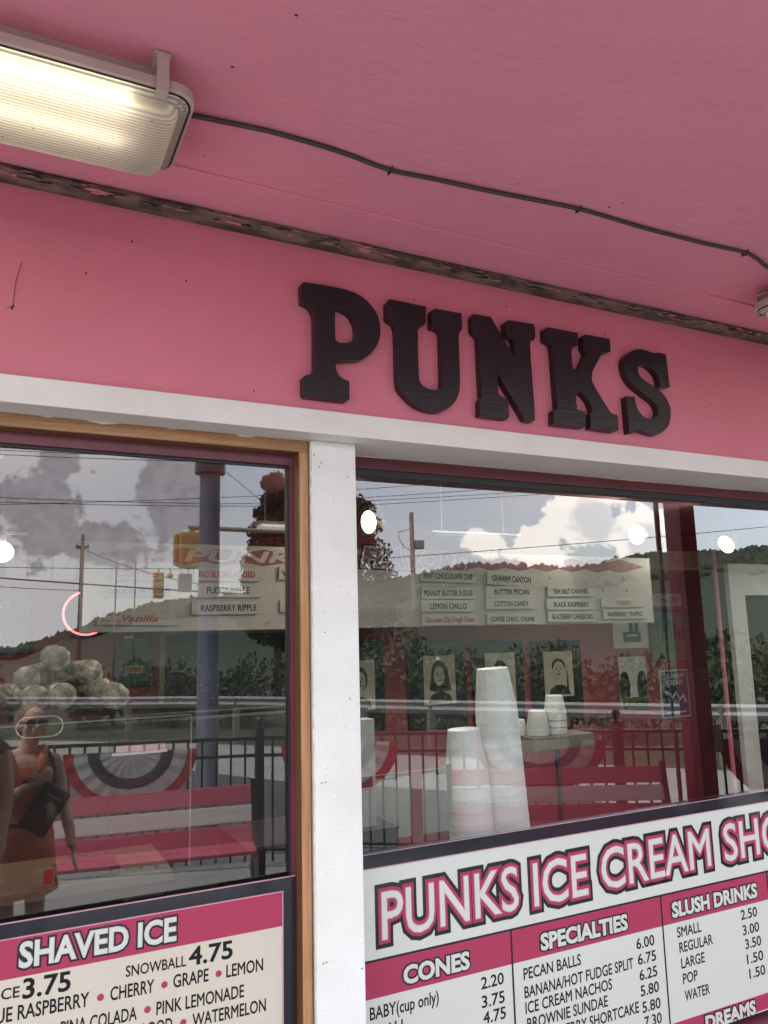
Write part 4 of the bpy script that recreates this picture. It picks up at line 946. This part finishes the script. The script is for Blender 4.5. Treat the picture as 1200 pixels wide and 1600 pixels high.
# wooded ridge across the river
RID = [(-60, 1.0), (-25, .9), (-8, .3), (1.2, .06), (4.5, 1.1), (7, 2.2), (10, 3.05), (14, 3.45), (20, 3.9), (26.5, 4.3), (32, 5.4), (36, 5.3), (40.4, 4.75), (44.8, 5.6), (49, 5.5), (53, 5.6), (60, 6.6), (75, 7), (100, 5)]
def ridge(a):
    for (a0, e0), (a1, e1) in zip(RID, RID[1:]):
        if a0 <= a <= a1: return e0+(e1-e0)*(a-a0)/(a1-a0)
    return 1.0
mb = MB(); rows = []
for i in range(321):
    a = -60+160*i/320; e = ridge(a); row = []
    for j in range(7):
        s = j/6; rad = 45+100*s
        h = (1.88+rad*math.tan(R(e)))*(s**1.25)
        if s > .2: h += noise.noise(Vector((a*.35, s*5, 1)))*1.3*s
        row.append(mb.bm.verts.new((rad*math.sin(R(a)), 2.5-rad*math.cos(R(a)), max(h-1.2, -.3))))
    rad = 230; row.append(mb.bm.verts.new((rad*math.sin(R(a)), 2.5-rad*math.cos(R(a)), -1)))
    rows.append(row)
for A, B in zip(rows, rows[1:]):
    for j in range(7): mb.bm.faces.new((A[j], A[j+1], B[j+1], B[j]))
struct(mb.build('hills', M['hill'], smooth=True))
ico = bmesh.new(); bmesh.ops.create_icosphere(ico, subdivisions=1, radius=1)
IV = [v.co.copy() for v in ico.verts]; ico.verts.index_update(); IF = [tuple(v.index for v in fc.verts) for fc in ico.faces]; ico.free()
V, Fc = [], []
rn = random.Random(3)
for q in range(9000):
    a = rn.uniform(-12, 70) if q % 5 else rn.uniform(-58, 98); e = ridge(a); s = .80+.20*rn.random()**.6; rad = 45+100*s
    h = (1.88+rad*math.tan(R(e)))*(s**1.25)-1.0
    if h < 0.2: continue
    r_ = rn.uniform(.35, .85)*(.9 if s > .93 else 1.2); b = len(V)
    c = Vector((rad*math.sin(R(a)), 2.5-rad*math.cos(R(a)), h+rn.uniform(-.3, .35)))
    for v in IV: V.append(c+Vector((v.x*r_, v.y*r_, v.z*r_*rn.uniform(.8, 1.3)))*(1+rn.uniform(-.3, .3)))
    Fc += [tuple(i+b for i in t) for t in IF]
me = bpy.data.meshes.new('hill_woods'); me.from_pydata([tuple(v) for v in V], [], Fc); me.materials.append(M['leafy'])
for p in me.polygons: p.use_smooth = True
o = link('hill_woods', me); o['kind'] = 'stuff'; o['label'] = 'unbroken dark green woodland covering the far ridge'

# guard rail
gr = thing('guardrail', 'low steel crash barrier running along the far side of the road', 'guardrail', (5.3, -12.6, -.13))
mb = MB(); prof = [(0, .90), (.05, .86), (.0, .80), (.05, .74), (0, .66)]
fine = smooth_path([(x, y, 0) for x, y in GR], 5)
rings = []
for i, p in enumerate(fine):
    t = (fine[min(i+1, len(fine)-1)]-fine[max(i-1, 0)]).normalized(); nrm = Vector((-t.y, t.x, 0))
    rings.append([p+nrm*(.02+d_)+Vector((0, 0, z_)) for d_, z_ in prof]+[p+nrm*(.012+d_)+Vector((0, 0, z_)) for d_, z_ in prof[::-1]])
mb.loft(rings); o = mb.build('rail', M['galv'], gr); o.location = (-5.3, 12.6, .0)
acc = 0
for i in range(1, len(fine)):
    acc += (fine[i]-fine[i-1]).length
    if acc > 2.2 and abs(fine[i].x) < 16:
        acc = 0; o = MB().box(-.06, .06, -.06, .06, -.05, .88).build('post', M['polewood'], gr); o.location = (fine[i].x-5.3, fine[i].y+12.6, 0)

# fence ------------------------------------------------------------------
fe = thing('fence', 'black steel picket fence with ball topped posts along the pavement edge', 'fence', (2.09, -4.19, 0))
for (a, b), (c, d) in zip(FP, FP[1:]):
    A, B = Vector((a, b, 0)), Vector((c, d, 0)); Ln = (B-A).length; ang = math.atan2(d-b, c-a)
    mb = MB()
    for z0, z1 in ((1.045, 1.075), (.905, .93), (.14, .165)): mb.box(.03, Ln-.03, -.016, .016, z0, z1)
    n = round(Ln/.118)
    for i in range(1, n): mb.box(Ln*i/n-.009, Ln*i/n+.009, -.009, .009, .06, 1.0449)
    o = mb.build('picket_panel', M['steelblack'], fe); o.location = A-Vector(fe.location); o.rotation_euler = (0, 0, ang)
for a, b in FP:
    mb = MB(); mb.box(-.033, .033, -.033, .033, 0, 1.13, bev=.003); mb.box(-.042, .042, -.042, .042, 1.13, 1.15)
    o = mb.build('post', M['steelblack'], fe); o.location = (a-2.09, b+4.19, 0)
    f2 = MB().lathe([(.02, 1.15), (.014, 1.165), (.03, 1.18), (.04, 1.205), (.03, 1.235), (0, 1.246)], 14).build('finial', M['steelblack'], o, True)
def fan(cx, cy, ang, half, drop, label):
    t = thing('bunting', label, 'bunting', (cx, cy, 1.0), ang, 'patriotic fan bunting tied to the fence')
    def ringband(r0_, r1_, mt, name, dy):
        mb = MB(); n = 40
        def P_(r, k):
            a = math.pi*k/n; fold = .006*math.sin(k*math.pi*.5)*r
            return Vector((math.cos(a)*r*half, dy+fold, -math.sin(a)*r*drop))
        for k in range(n):
            q = [P_(r0_, k), P_(r1_, k), P_(r1_, k+1), P_(r0_, k+1)]
            mb.face(q); mb.face([v+Vector((0, -.002, 0)) for v in q[::-1]])
        mb.build(name, mt, t, fix=False)
    ringband(.02, .46, M['bunt'], 'white_center', .030); ringband(.46, .64, M['blue'], 'blue_band', .032)
    ringband(.64, .85, M['bunt'], 'white_band', .031); ringband(.85, 1.0, M['red'], 'red_band', .033)
fan(1.08, -4.50, math.atan2(.93, 2.84), .54, .47, 'fan bunting hung behind the left bench beside the orange dress')
fan(2.72, -3.76, math.atan2(1.74, 2.64), .56, .46, 'fan bunting on the fence just right of the white post')
fan(4.18, -2.80, math.atan2(1.74, 2.64), .55, .42, 'fan bunting on the fence behind the tall foam cups')
fan(5.95, -1.52, math.atan2(1.7, 2.27), .75, .56, 'fan bunting on the fence beyond the red column')

# benches ------------------------------------------------------------------
def bench(x, y, rz, L_, label):
    t = thing('bench', label, 'bench', (x, y, 0), rz, 'pink and white slatted benches')
    h = L_/2
    def slat(name, y0, z0, y1, z1, th, mt):
        d = Vector((0, y1-y0, z1-z0)); nr = Vector((0, -d.z, d.y)).normalized()*th
        mb = MB(); a = Vector((0, y0, z0)); b = Vector((0, y1, z1))
        ring = [a, b, b+nr, a+nr]
        mb.loft([[p+Vector((-h, 0, 0)) for p in ring], [p+Vector((h, 0, 0)) for p in ring]])
        bmesh.ops.bevel(mb.bm, geom=list(mb.bm.edges), offset=.004, segments=1, affect='EDGES')
        mb.build(name, mt, t)
    slat('back_slat', -.045, .705, -.075, .825, .028, M['slatp']); slat('back_slat', -.013, .575, -.042, .688, .028, M['slatw']); slat('back_slat', .018, .442, -.010, .556, .028, M['slatp'])
    slat('seat_slat', .045, .425, .150, .415, .028, M['slatp']); slat('seat_slat', .160, .414, .265, .410, .028, M['slatp'])
    side = [(-.085, .86), (-.125, .86), (-.115, .70), (-.07, .50), (-.06, .40), (-.13, .0), (-.06, .0), (.0, .33), (.22, .33), (.25, .0), (.32, .0), (.30, .36), (.34, .42), (.34, .455), (.31, .43), (.10, .415), (.02, .46), (-.02, .58), (-.06, .72)]
    for s in (-1, 1):
        mb = MB(); x0 = s*h; A = [mb.bm.verts.new((x0-.02*(1-s)-0 if s < 0 else x0, p[0], p[1])) for p in side]
        B = [mb.bm.verts.new(((x0-.04 if s < 0 else x0)+.045, p[0], p[1])) for p in side]
        n = len(side); f1 = mb.bm.faces.new(A); f2 = mb.bm.faces.new(B[::-1])
        for j in range(n): mb.bm.faces.new((A[j], B[j], B[(j+1) % n], A[(j+1) % n]))
        bmesh.ops.triangulate(mb.bm, faces=[f1, f2])
        mb.build('end_frame', M['steelblack'], t)
    return t
bench(.98, -3.46, R(9.2), 1.60, 'slatted bench beside the woman in the orange dress')
bench(4.04, -2.40, R(28.4), 1.66, 'slatted bench behind the foam cups, near the red column')

# red column, conduit and outlet box under the canopy
t = thing('canopy_column', 'square red column holding up the canopy edge', 'column', (5.065, -1.90, 0))
MB().box(-.085, .085, -.085, .085, 0, 3.1635, bev=.006).build('shaft', M['redpost'], t)
MB().box(-.11, .11, -.11, .11, 0, .16, bev=.005).build('base', M['redpost'], t)
MB().box(.07, .13, .0855, .12, .93, 1.14, bev=.004).build('outlet_box', M['galv'], t)
MB().box(-.01, .084, .0855, .088, 1.535, 1.565).build('sticker', M['orangecard'], t)
t = thing('conduit_pipe', 'thin pale conduit pipe hanging from the canopy beside the red column', 'pipe', (4.812, -1.9, 1.0))
MB().tube([(0, 0, 2.163), (-.004, 0, .88)], .021, 10).build('pipe', M['galv'], t, True); MB().tube([(-.004, 0, .88), (0, 0, -.5), (-.01, 0, -1.0)], .010, 8).build('cord', M['polewood'], t, True)
# blue grey post past the fence
t = thing('street_post', 'blue grey round post with a dark collar beyond the fence', 'post', (1.85, -5.05, -.135))
MB().lathe([(.15, 0), (.15, .03), (.105, .05), (.098, 3.7), (.095, 5.6)], 20).build('shaft', M['bluegrey'], t, True); MB().lathe([(.1, 3.66), (.15, 3.67), (.15, 3.77), (.1, 3.78)], 20).build('collar', M['steelblack'], t)
# signal mast and lights
t = thing('traffic_signal', 'large yellow traffic signal head hung from a mast arm, seen from behind', 'traffic signal', (2.56, -9.0, 3.23))
MB().box(-.20, .22, -.13, .13, -.26, .26, bev=.05).build('housing', M['yellow'], t)
for q in (-.15, .02, .19): MB().lathe([(.105, -.10), (.115, -.02), (.115, .10), (.10, .10)], 18, mtx=Matrix.Rotation(R(90), 3, 'X')).build('visor', M['yellow'], t, loc=(0, -.16, q))
for s in (-1, 1): MB().box(.01+s*.23-.05, .01+s*.23+.05, -.05, .05, -.24, .24, bev=.04).build('side_housing', M['yellow'], t)
MB().tube([(0, 0, .26), (.02, 0, .33), (.1, 0, .35)], .03, 8).build('hanger', M['yellow'], t)
t = thing('signal_mast', 'pale horizontal mast arm on a steel pole holding the large signal', 'mast', (4.5, -9.1, -.13))
MB().tube([(0, 0, 0), (0, 0, 4.2)], .11, 14).build('pole', M['galv'], t, True); MB().tube([(0, 0, 3.70), (-2.0, .1, 3.70)], .035, 8).build('arm', M['counter'], t)
t = thing('traffic_signal', 'small yellow three lens signal showing red, hung on a span wire', 'traffic signal', (3.36, -16, 3.21))
MB().box(-.11, .11, -.09, .09, -.30, .30, bev=.02).build('housing', M['yellow'], t)
for q, mm in ((.19, 'signalred'), (0, 'gasket'), (-.19, 'gasket')):
    MB().tube([(0, .091, q), (0, .10, q)], .075, 16).build('lens', M[mm], t); MB().lathe([(.09, 0), (.09, .12), (.08, .12)], 16, mtx=Matrix.Rotation(R(-90), 3, 'X')).build('visor', M['yellow'], t, loc=(0, .095, q))
MB().tube([(0, 0, .30), (0, 0, .42)], .015, 6).build('hanger', M['galv'], t)
t = thing('hanging_sign', 'blank grey lane sign hung beside the small signal', 'sign', (3.97, -16, 3.28))
MB().box(-.155, .155, -.012, .012, -.22, .21).build('panel', M['galv'], t); MB().tube([(-.08, 0, .21), (-.08, 0, .34)], .01, 6).tube([(.08, 0, .21), (.08, 0, .34)], .01, 6).build('hanger', M['galv'], t)
t = thing('camera_box', 'small round detector hung between the signal and the grey sign', 'detector', (3.62, -16, 3.44)); MB().ell((0, 0, 0), (.07, .09, .07)).build('housing', M['yellow'], t, True); MB().tube([(0, 0, .06), (0, 0, .18)], .012, 6).build('hanger', M['galv'], t)

# poles, wires
def pole(name, x, y, h, r, label, mt='polewood', arm=True):
    t = thing(name, label, 'utility pole', (x, y, -.15)); MB().tube([(0, 0, 0), (.0, 0, h)], [r*1.15, r*.85], 12).build('shaft', M[mt], t, True)
    if arm: MB().box(-r*3, r*3, -.06, .06, h*.9, h*.9+.16).build('crossarm', M[mt], t); MB().tube([(-r*2.4, 0, h*.9+.16), (-r*2.4, 0, h*.9+.3)], .05, 6).tube([(r*2.4, 0, h*.9+.16), (r*2.4, 0, h*.9+.3)], .05, 6).build('insulator', M['galv'], t)
    return t
pole('utility_pole', 4.50, -47, 8.62, .125, 'tall weathered utility pole seen above the handwritten strip')
p2 = pole('utility_pole', 12.40, -20, 6.18, .085, 'pole standing between the flood lamp and the flavour board, with a side transformer', 'polewood', False)
MB().box(.10, .42, -.1, .1, 4.95, 5.25, bev=.03).build('transformer', M['galv'], p2); MB().tube([(-.09, 0, 5.6), (-.5, 0, 5.5), (-.5, 0, 5.3), (-.3, 0, 5.0), (-.09, 0, 4.9)], .012, 6).build('loop_wire', M['cable'], p2); MB().box(-.10, .10, .09, .10, .9, 1.25).build('tag_plate', M['bunt'], p2)
for x, lab in ((5.56, 'thin light pole far behind, left of the small signal'), (6.52, 'thin light pole far behind, nearest the small signal')):
    pole('light_pole', x, -40, 6.35, .045, lab, 'galv', False)
def wire(x0, z0, x1, z1, sag, r, label, y=-30.0, y1=None):
    y1 = y if y1 is None else y1; n = 24
    t = tag(MB().tube([(x0+(x1-x0)*i/n, y+(y1-y)*i/n, z0+(z1-z0)*i/n-sag*4*(i/n)*(1-i/n)) for i in range(n+1)], r, 5).build('utility_wire', M['cable'], None, True), label, 'wire', 'overhead utility wires')
WG = 'overhead utility wire crossing the sky reflection'
for a in ((-8, 9.65, 13, 10.15, .4), (-8, 9.25, 13, 10.05, .2), (-8, 9.05, 13, 9.9, .2), (-8, 7.6, 13, 8.0, .25), (-8, 7.3, 13, 7.9, .2), (-8, 6.7, 13, 8.5, .15)):
    wire(*a, .014, 'thin overhead wire crossing the sky in the left window')
wire(-8, 4.9, 4.45, 5.1, .15, .018, 'sagging service wire reaching the tall weathered pole', -30, -46.9)
wire(4.5, 7.6, 12, 3.9, .6, .02, 'long wire sloping down from the tall weathered pole', -46.9, -30)
wire(-8, 5.1, 12, 3.75, .1, .03, 'thick dark cable low across the left window')
wire(-6, 3.70, 4.5, 3.62, .08, .008, 'span wire carrying the small signal and grey sign', -16, -16)
wire(8.4, 9.35, 10.4, 7.85, 0, .014, 'short guy wire running down into the tree')
for a in ((14, 8.70, 26, 10.35, .05), (14, 8.30, 28, 10.05, .05), (14, 8.15, 30, 9.95, .05), (14, 7.95, 32, 10.0, .05)):
    wire(*a, .014, 'thin overhead wire rising across the sky in the right window')
wire(14, 5.40, 46, 8.5, .1, .02, 'single wire crossing the bright clouds above the board'); wire(30, 4.0, 46, 6.0, .2, .018, 'low wire crossing the wooded hill at the far right')

# trees and bushes
def leaf_cloud(mb, c, rad, n, size, rng):
    for q in range(n):
        d = Vector((rng.gauss(0, 1), rng.gauss(0, 1), rng.gauss(0, 1))).normalized()*(rng.random()**.4)
        p = Vector(c)+Vector((d.x*rad[0], d.y*rad[1], d.z*rad[2]))
        e = Euler((rng.uniform(0, 6.3), rng.uniform(0, 6.3), rng.uniform(0, 6.3))).to_matrix(); s = size*rng.uniform(.6, 1.4)
        mb.face([p+e @ Vector(v)*s for v in ((-1, 0, 0), (0, -.5, 0), (1, 0, .15), (0, .5, 0))])
def tree(x, y, h, w_, seed, label, leafm='leaf2', dens=1.0):
    rng = random.Random(seed); t = thing('tree', label, 'tree', (x, y, -.15))
    mb = MB(); mb.tube([(0, 0, 0), (.04, 0, h*.3), (-.03, .03, h*.6), (0, 0, h*.93)], [.16, .13, .08, .02], 8)
    cl = MB(); n = 26
    for q in range(n):
        s = q/n; z = h*(.28+.70*s); spread = w_*(1-s)**.7*(.55+.45*math.sin(min(1, s*3)*1.57)); a = q*2.4+rng.uniform(-.4, .4)
        p = Vector((math.cos(a)*spread*.72, math.sin(a)*spread*.72, z))
        mb.tube([(0, 0, z-h*.10), (p.x*.5, p.y*.5, z-h*.03), tuple(p)], [.045, .03, .01], 5)
        rr = .30+.42*w_*(1-s*.75)*rng.uniform(.5, .9)
        leaf_cloud(cl, p, (rr, rr, rr*.7), int(420*dens), .075, rng)
    leaf_cloud(cl, (0, 0, h*.94), (.22*w_, .22*w_, h*.07), int(350*dens), .07, rng)
    mb.build('trunk', M['bark'], t, True); cl.build('crown', M[leafm], t, fix=False)
tree(8.25, -22, 7.6, 1.5, 11, 'tapering dark tree cut off by the maroon frame of the left window', 'leaf2', 2.0)
tree(9.75, -22.6, 8.0, 1.7, 12, 'dark tree hidden mostly behind the white post', 'leaf2', 1.3)
tree(11.45, -22.2, 7.1, 1.75, 13, 'loose crowned tree behind the left flood lamp', 'leaf2', .8)
def bush(x, y, r, h, seed, label):
    rng = random.Random(seed); t = thing('bush', label, 'bush', (x, y, -.15), 0, 'bushes beyond the crash barrier')
    cl = MB()
    for q in range(9): leaf_cloud(cl, (rng.uniform(-r, r)*.7, rng.uniform(-r, r)*.7, h*rng.uniform(.2, .75)), (r*.55, r*.55, h*.33), 260, .075, rng)
    cl.build('foliage', M['leaf'], t, fix=False)
    mb = MB()
    for q in range(4): mb.tube([(0, 0, 0), (rng.uniform(-.3, .3)*r, rng.uniform(-.3, .3)*r, h*.6)], [.035, .012], 5)
    mb.build('stem', M['bark'], t)
bl = off(GR, 2.3); bf = smooth_path([(x, y, 0) for x, y in bl[1:]], 4); acc = 9; k = 0
for i in range(1, len(bf)):
    acc += (bf[i]-bf[i-1]).length
    if acc > 1.55 and -2 < bf[i].x < 14.5:
        acc = 0; k += 1
        bush(bf[i].x+random.uniform(.1, .6), bf[i].y-random.uniform(0, .8), random.uniform(.95, 1.35), random.uniform(1.5, 2.15)*(1.0 if bf[i].x > 5 else .9), 100+k, 'leafy green bush growing in the thick hedge line beyond the crash barrier')
t = thing('storage_tank', 'white horizontal storage tank behind the crash barrier, level with the portraits', 'tank', (15.2, -24, -.15))
MB().tube([(-.62, 0, .95), (-.55, 0, .95), (.55, 0, .95), (.62, 0, .95)], [.12, .30, .30, .12], 18).build('shell', M['tankw'], t, True); MB().box(-.4, -.32, -.2, .2, 0, .75).box(.32, .4, -.2, .2, 0, .75).build('leg', M['galv'], t)

# ================================================================== PEOPLE
def hand(mb, o, d, s, curl, r=.0085, L_=.075, flip=1):
    """palm at o, fingers along d, s = direction across the knuckles (towards the little finger)"""
    o, d, s = Vector(o), Vector(d).normalized(), Vector(s).normalized(); nrm = d.cross(s).normalized()*flip
    q = Matrix((s, d, nrm)).transposed()
    mb.ell(o, (.038, .046, .014), q)
    for i, (u, l) in enumerate(((-.030, .90), (-.010, 1.0), (.010, .94), (.029, .74))):
        b = o+s*u+d*.036; p = [b]; a = 0
        for k in range(3):
            a += curl*(.6, .9, .7)[k]; p.append(p[-1]+(d*math.cos(a)+nrm*math.sin(a))*L_*l*(.42, .33, .25)[k])
        mb.tube(p, [r, r*.95, r*.88, r*.7], 8)
    p0 = o-s*.030-d*.012
    p1 = p0-s*.022+d*.020+nrm*.012; p2 = p1-s*.004+d*.026+nrm*.010; mb.tube([p0, p1, p2], [.011, .0095, .0075], 8)
def limb(mb, pts, rs, n=14):
    fine = smooth_path(pts, 5); k = len(fine)
    rr = []
    for i in range(k):
        s = i/(k-1)*(len(rs)-1); j = min(int(s), len(rs)-2); rr.append(rs[j]+(rs[j+1]-rs[j])*(s-j))
    mb.tube(fine, rr, n)
    mb.ell(fine[0], (rr[0],)*3, None, 12, 8); mb.ell(fine[-1], (rr[-1],)*3, None, 12, 8)
def union(mb, name, mt, parent, vox=.0075, it=3):
    me = mb.mesh('tmp', mt); o = bpy.data.objects.new('tmp', me); COL.objects.link(o)
    md = o.modifiers.new('r', 'REMESH'); md.mode = 'VOXEL'; md.voxel_size = vox
    ms = o.modifiers.new('s', 'SMOOTH'); ms.iterations = it; ms.factor = .5
    res = evaluated(o, name, mt, True); bpy.data.objects.remove(o); bpy.data.meshes.remove(me)
    return _rel(link(name, res), parent)
def head(mb, c, yaw=0.0, s=1.0, pitch=0.0):
    q = Euler((pitch, 0, yaw)).to_matrix(); c = Vector(c)
    def E(p, r, u=16, v=12): mb.ell(c+q @ (Vector(p)*s), tuple(a*s for a in r), q, u, v)
    E((0, -.008, .018), (.074, .092, .092), 20, 14); E((0, .022, -.038), (.058, .062, .070), 18, 12); E((0, .060, -.078), (.026, .026, .022))
    E((0, .090, -.012), (.011, .020, .022)); E((0, .092, -.026), (.015, .014, .010)); E((0, .076, -.052), (.024, .016, .006)); E((0, .077, -.062), (.020, .015, .006))
    for k in (-1, 1):
        E((k*.075, -.008, -.006), (.009, .018, .030)); E((k*.030, .074, .028), (.022, .014, .007)); E((k*.040, .055, -.020), (.024, .026, .020))
    return q
# woman in the coral dress
wo = thing('person', 'woman in a coral sleeveless dress and sunglasses with a black bag across her chest', 'person', (.205, -2.76, 0))
mb = MB(); hc = Vector((.236, -2.745, 1.425)); hq = head(mb, hc, R(-12))
limb(mb, [(.230, -2.765, 1.37), (.215, -2.775, 1.24)], [.050, .058])
mb.ell((.205, -2.765, 1.12), (.150, .098, .15)); mb.ell((.205, -2.765, .93), (.128, .092, .17)); mb.ell((.205, -2.77, .75), (.160, .115, .15))
limb(mb, [(.06, -2.775, 1.205), (.21, -2.78, 1.235), (.355, -2.775, 1.20)], [.046, .060, .046])
limb(mb, [(.362, -2.775, 1.20), (.400, -2.79, 1.06), (.430, -2.79, .935), (.455, -2.745, .83), (.478, -2.695, .715)], [.047, .043, .037, .034, .025])
hand(mb, (.486, -2.678, .655), (.12, .25, -1), (-.2, 1, .22), .35)
limb(mb, [(.052, -2.775, 1.20), (.03, -2.77, 1.06), (.035, -2.745, .96), (.12, -2.675, 1.02), (.215, -2.625, 1.085)], [.045, .042, .037, .033, .025])
hand(mb, (.268, -2.618, 1.118), (1, .12, .42), (.35, .0, -1), .55, flip=-1)
for k in (-1, 1):
    limb(mb, [(.205+k*.078, -2.77, .70), (.205+k*.085, -2.765, .42), (.205+k*.088, -2.79, .10)], [.085, .056, .036]); limb(mb, [(.205+k*.088, -2.81, .035), (.205+k*.10, -2.66, .028)], [.036, .026])
union(mb, 'body', M['skin'], wo)
mb = MB()
def ering(cx, cy, rx, ry, z, n=36, wv=0.0, ph=0.0): return [Vector((cx+rx*math.cos(2*math.pi*k/n)*(1+wv*math.sin(7*2*math.pi*k/n+ph)), cy+ry*math.sin(2*math.pi*k/n)*(1+wv*math.sin(7*2*math.pi*k/n+ph)), z)) for k in range(n)]
rg = [ering(.205, -2.765, a, b, z, 36, wv, z*3) for z, a, b, wv in ((1.185, .125, .094, 0), (1.15, .150, .104, 0), (1.08, .163, .112, .0), (.98, .152, .108, .004), (.90, .150, .108, .008), (.80, .172, .124, .012), (.70, .182, .134, .014), (.58, .192, .142, .02), (.475, .205, .152, .03))]
inner = [[Vector((.205, -2.765, p.z))+Vector(((p.x-.205)*.965, (p.y+2.765)*.965, 0)) for p in r_] for r_ in rg[::-1]]
mb.loft(rg+inner, cap=False)
for k in (-1, 1):
    limb(mb, [(.205+k*.085, -2.660, 1.165), (.205+k*.092, -2.685, 1.235), (.205+k*.102, -2.775, 1.275), (.205+k*.09, -2.845, 1.22), (.205+k*.075, -2.862, 1.15)], [.028, .026, .024, .026, .028], 10)
_rel(mb.build('dress', M['orange'], None, True), wo)
mb = MB(); mb.ell(hc+Vector((-.006, -.030, .038)), (.086, .090, .088), hq, 20, 14); mb.ell(hc+Vector((-.07, -.045, .0)), (.034, .05, .075)); mb.ell(hc+Vector((.055, -.05, -.01)), (.03, .045, .07)); mb.ell(hc+Vector((-.05, -.12, .0)), (.05, .05, .055))
union(mb, 'hair', M['hair'], wo, .008, 2)
mb = MB()
for k in (-1, 1):
    c = hc+hq @ Vector((k*.034, .094, .012)); mb.ell(c, (.031, .006, .024), hq, 18, 10); mb.tube([hc+hq @ Vector((k*.062, .088, .018)), hc+hq @ Vector((k*.082, .02, .016)), hc+hq @ Vector((k*.082, -.015, .008))], .003, 6)
mb.tube([hc+hq @ Vector((-.012, .100, .018)), hc+hq @ Vector((.012, .100, .018))], .003, 6)
_rel(mb.build('sunglasses', M['lensdark'], None, True), wo)
bag = thing('crossbody_bag', 'black nylon bag worn slanted across the coral dress', 'bag', (.312, -2.605, .955))
mb = MB(); mb.box(-.085, .085, -.035, .035, -.135, .135, bev=.022); MB_ = mb.build('pouch', M['bagcloth'], bag, rot=(0, R(32), 0))
mb = MB(); mb.tube([(-.04, .037, .08), (.05, .037, .08)], .003, 6); mb.build('zip', M['steel'], bag, rot=(0, R(32), 0))
mb = MB(); st = smooth_path([(.355, -2.64, 1.06), (.36, -2.68, 1.16), (.33, -2.73, 1.255), (.29, -2.80, 1.285), (.19, -2.90, 1.15), (.06, -2.89, .97), (.0, -2.78, .90), (.06, -2.66, .885), (.20, -2.615, .87)], 6)
for a, b in zip(st, st[1:]): pass
mb.tube(st, .011, 6); _rel(mb.build('strap', M['bagcloth'], None, True), bag)
t = thing('receipt_card', 'small white and red card held in the hand against the coral dress', 'card', (.225, -2.585, 1.125)); MB().box(-.04, .035, -.001, .001, -.014, .014).build('card', M['bunt'], t, rot=(0, R(-8), 0)); MB().box(-.038, -.005, .0015, .0025, -.011, .011).build('print', M['red'], t, rot=(0, R(-8), 0))
# person taking the picture, at the left edge of the window
ph = thing('person', 'person in a dusty mauve top and pale cap raising a phone to photograph the shop', 'person', (-.10, -2.46, 0))
mb = MB(); hc = Vector((-.005, -2.475, 1.525)); hq = head(mb, hc, R(8), 1.02, R(10))
limb(mb, [(-.02, -2.49, 1.46), (-.07, -2.50, 1.34)], [.052, .062])
limb(mb, [(-.255, -2.48, 1.30), (-.09, -2.50, 1.335), (.062, -2.48, 1.30)], [.052, .066, .052])
mb.ell((-.10, -2.48, 1.20), (.165, .105, .17)); mb.ell((-.10, -2.48, .98), (.15, .105, .18)); mb.ell((-.10, -2.48, .82), (.175, .125, .15))
limb(mb, [(.070, -2.48, 1.30), (.098, -2.485, 1.16), (.105, -2.47, 1.03), (.09, -2.42, .92), (.085, -2.37, .80)], [.050, .045, .039, .035, .026])
hand(mb, (.085, -2.355, .735), (0, .2, -1), (.1, 1, .2), .4)
limb(mb, [(-.262, -2.48, 1.30), (-.275, -2.40, 1.36), (-.27, -2.31, 1.45), (-.20, -2.24, 1.58), (-.125, -2.215, 1.715)], [.050, .046, .040, .035, .026])
hand(mb, (-.098, -2.200, 1.775), (.35, .02, 1), (1, .0, -.35), .45, flip=1)
for k in (-1, 1):
    limb(mb, [(-.10+k*.085, -2.48, .78), (-.10+k*.092, -2.475, .45), (-.10+k*.095, -2.50, .10)], [.09, .06, .038]); limb(mb, [(-.10+k*.095, -2.52, .037), (-.10+k*.105, -2.37, .03)], [.038, .028])
union(mb, 'body', M['skin'], ph)
mb = MB(); rg = [ering(-.10, -2.483, a, b, z, 32, wv, z*2) for z, a, b, wv in ((1.31, .155, .10, 0), (1.24, .178, .118, 0), (1.12, .176, .120, .004), (.98, .168, .122, .008), (.84, .190, .142, .012), (.76, .195, .146, .015))]
inner = [[Vector((-.10, -2.483, p.z))+Vector(((p.x+.10)*.965, (p.y+2.483)*.965, 0)) for p in r_] for r_ in rg[::-1]]
mb.loft(rg+inner, cap=False); limb(mb, [(-.25, -2.485, 1.31), (-.14, -2.50, 1.35), (-.02, -2.50, 1.35), (.06, -2.485, 1.31)], [.058, .070, .070, .058], 12); _rel(mb.build('shirt', M['mauvecloth'], None, True), ph)
mb = MB()
for k in (-1, 1): limb(mb, [(-.10+k*.083, -2.482, .80), (-.10+k*.092, -2.478, .45), (-.10+k*.095, -2.50, .10)], [.105, .075, .055])
union(mb, 'trousers', M['denim'], ph, .012, 2)
mb = MB(); mb.ell(hc+hq @ Vector((0, -.012, .050)), (.087, .104, .078), hq, 20, 14)
for k in range(1): mb.ell(hc+hq @ Vector((0, .095, .052)), (.068, .072, .008), hq, 18, 8)
union(mb, 'cap', M['cap'], ph, .006, 2)
mb = MB(); mb.ell(hc+hq @ Vector((0, -.055, .0)), (.080, .060, .075), hq); mb.ell(hc+hq @ Vector((.0, -.09, -.06)), (.05, .04, .07), hq); union(mb, 'hair', M['hair'], ph, .008, 2)
t = thing('phone', 'dark phone held up above the pale cap', 'phone', (-.036, -2.168, 1.835)); MB().box(-.0375, .040, -.0035, .0035, -.085, .070, bev=.003).build('body', M['steelblack'], t); MB().box(-.005, .034, .0036, .0055, .028, .066).build('lens_plate', M['gasket'], t)

# one tidy pass: give every mesh its plain data name
for o in bpy.data.objects:
    if o.type == 'MESH' and o.data.users == 1: o.data.name = o.name
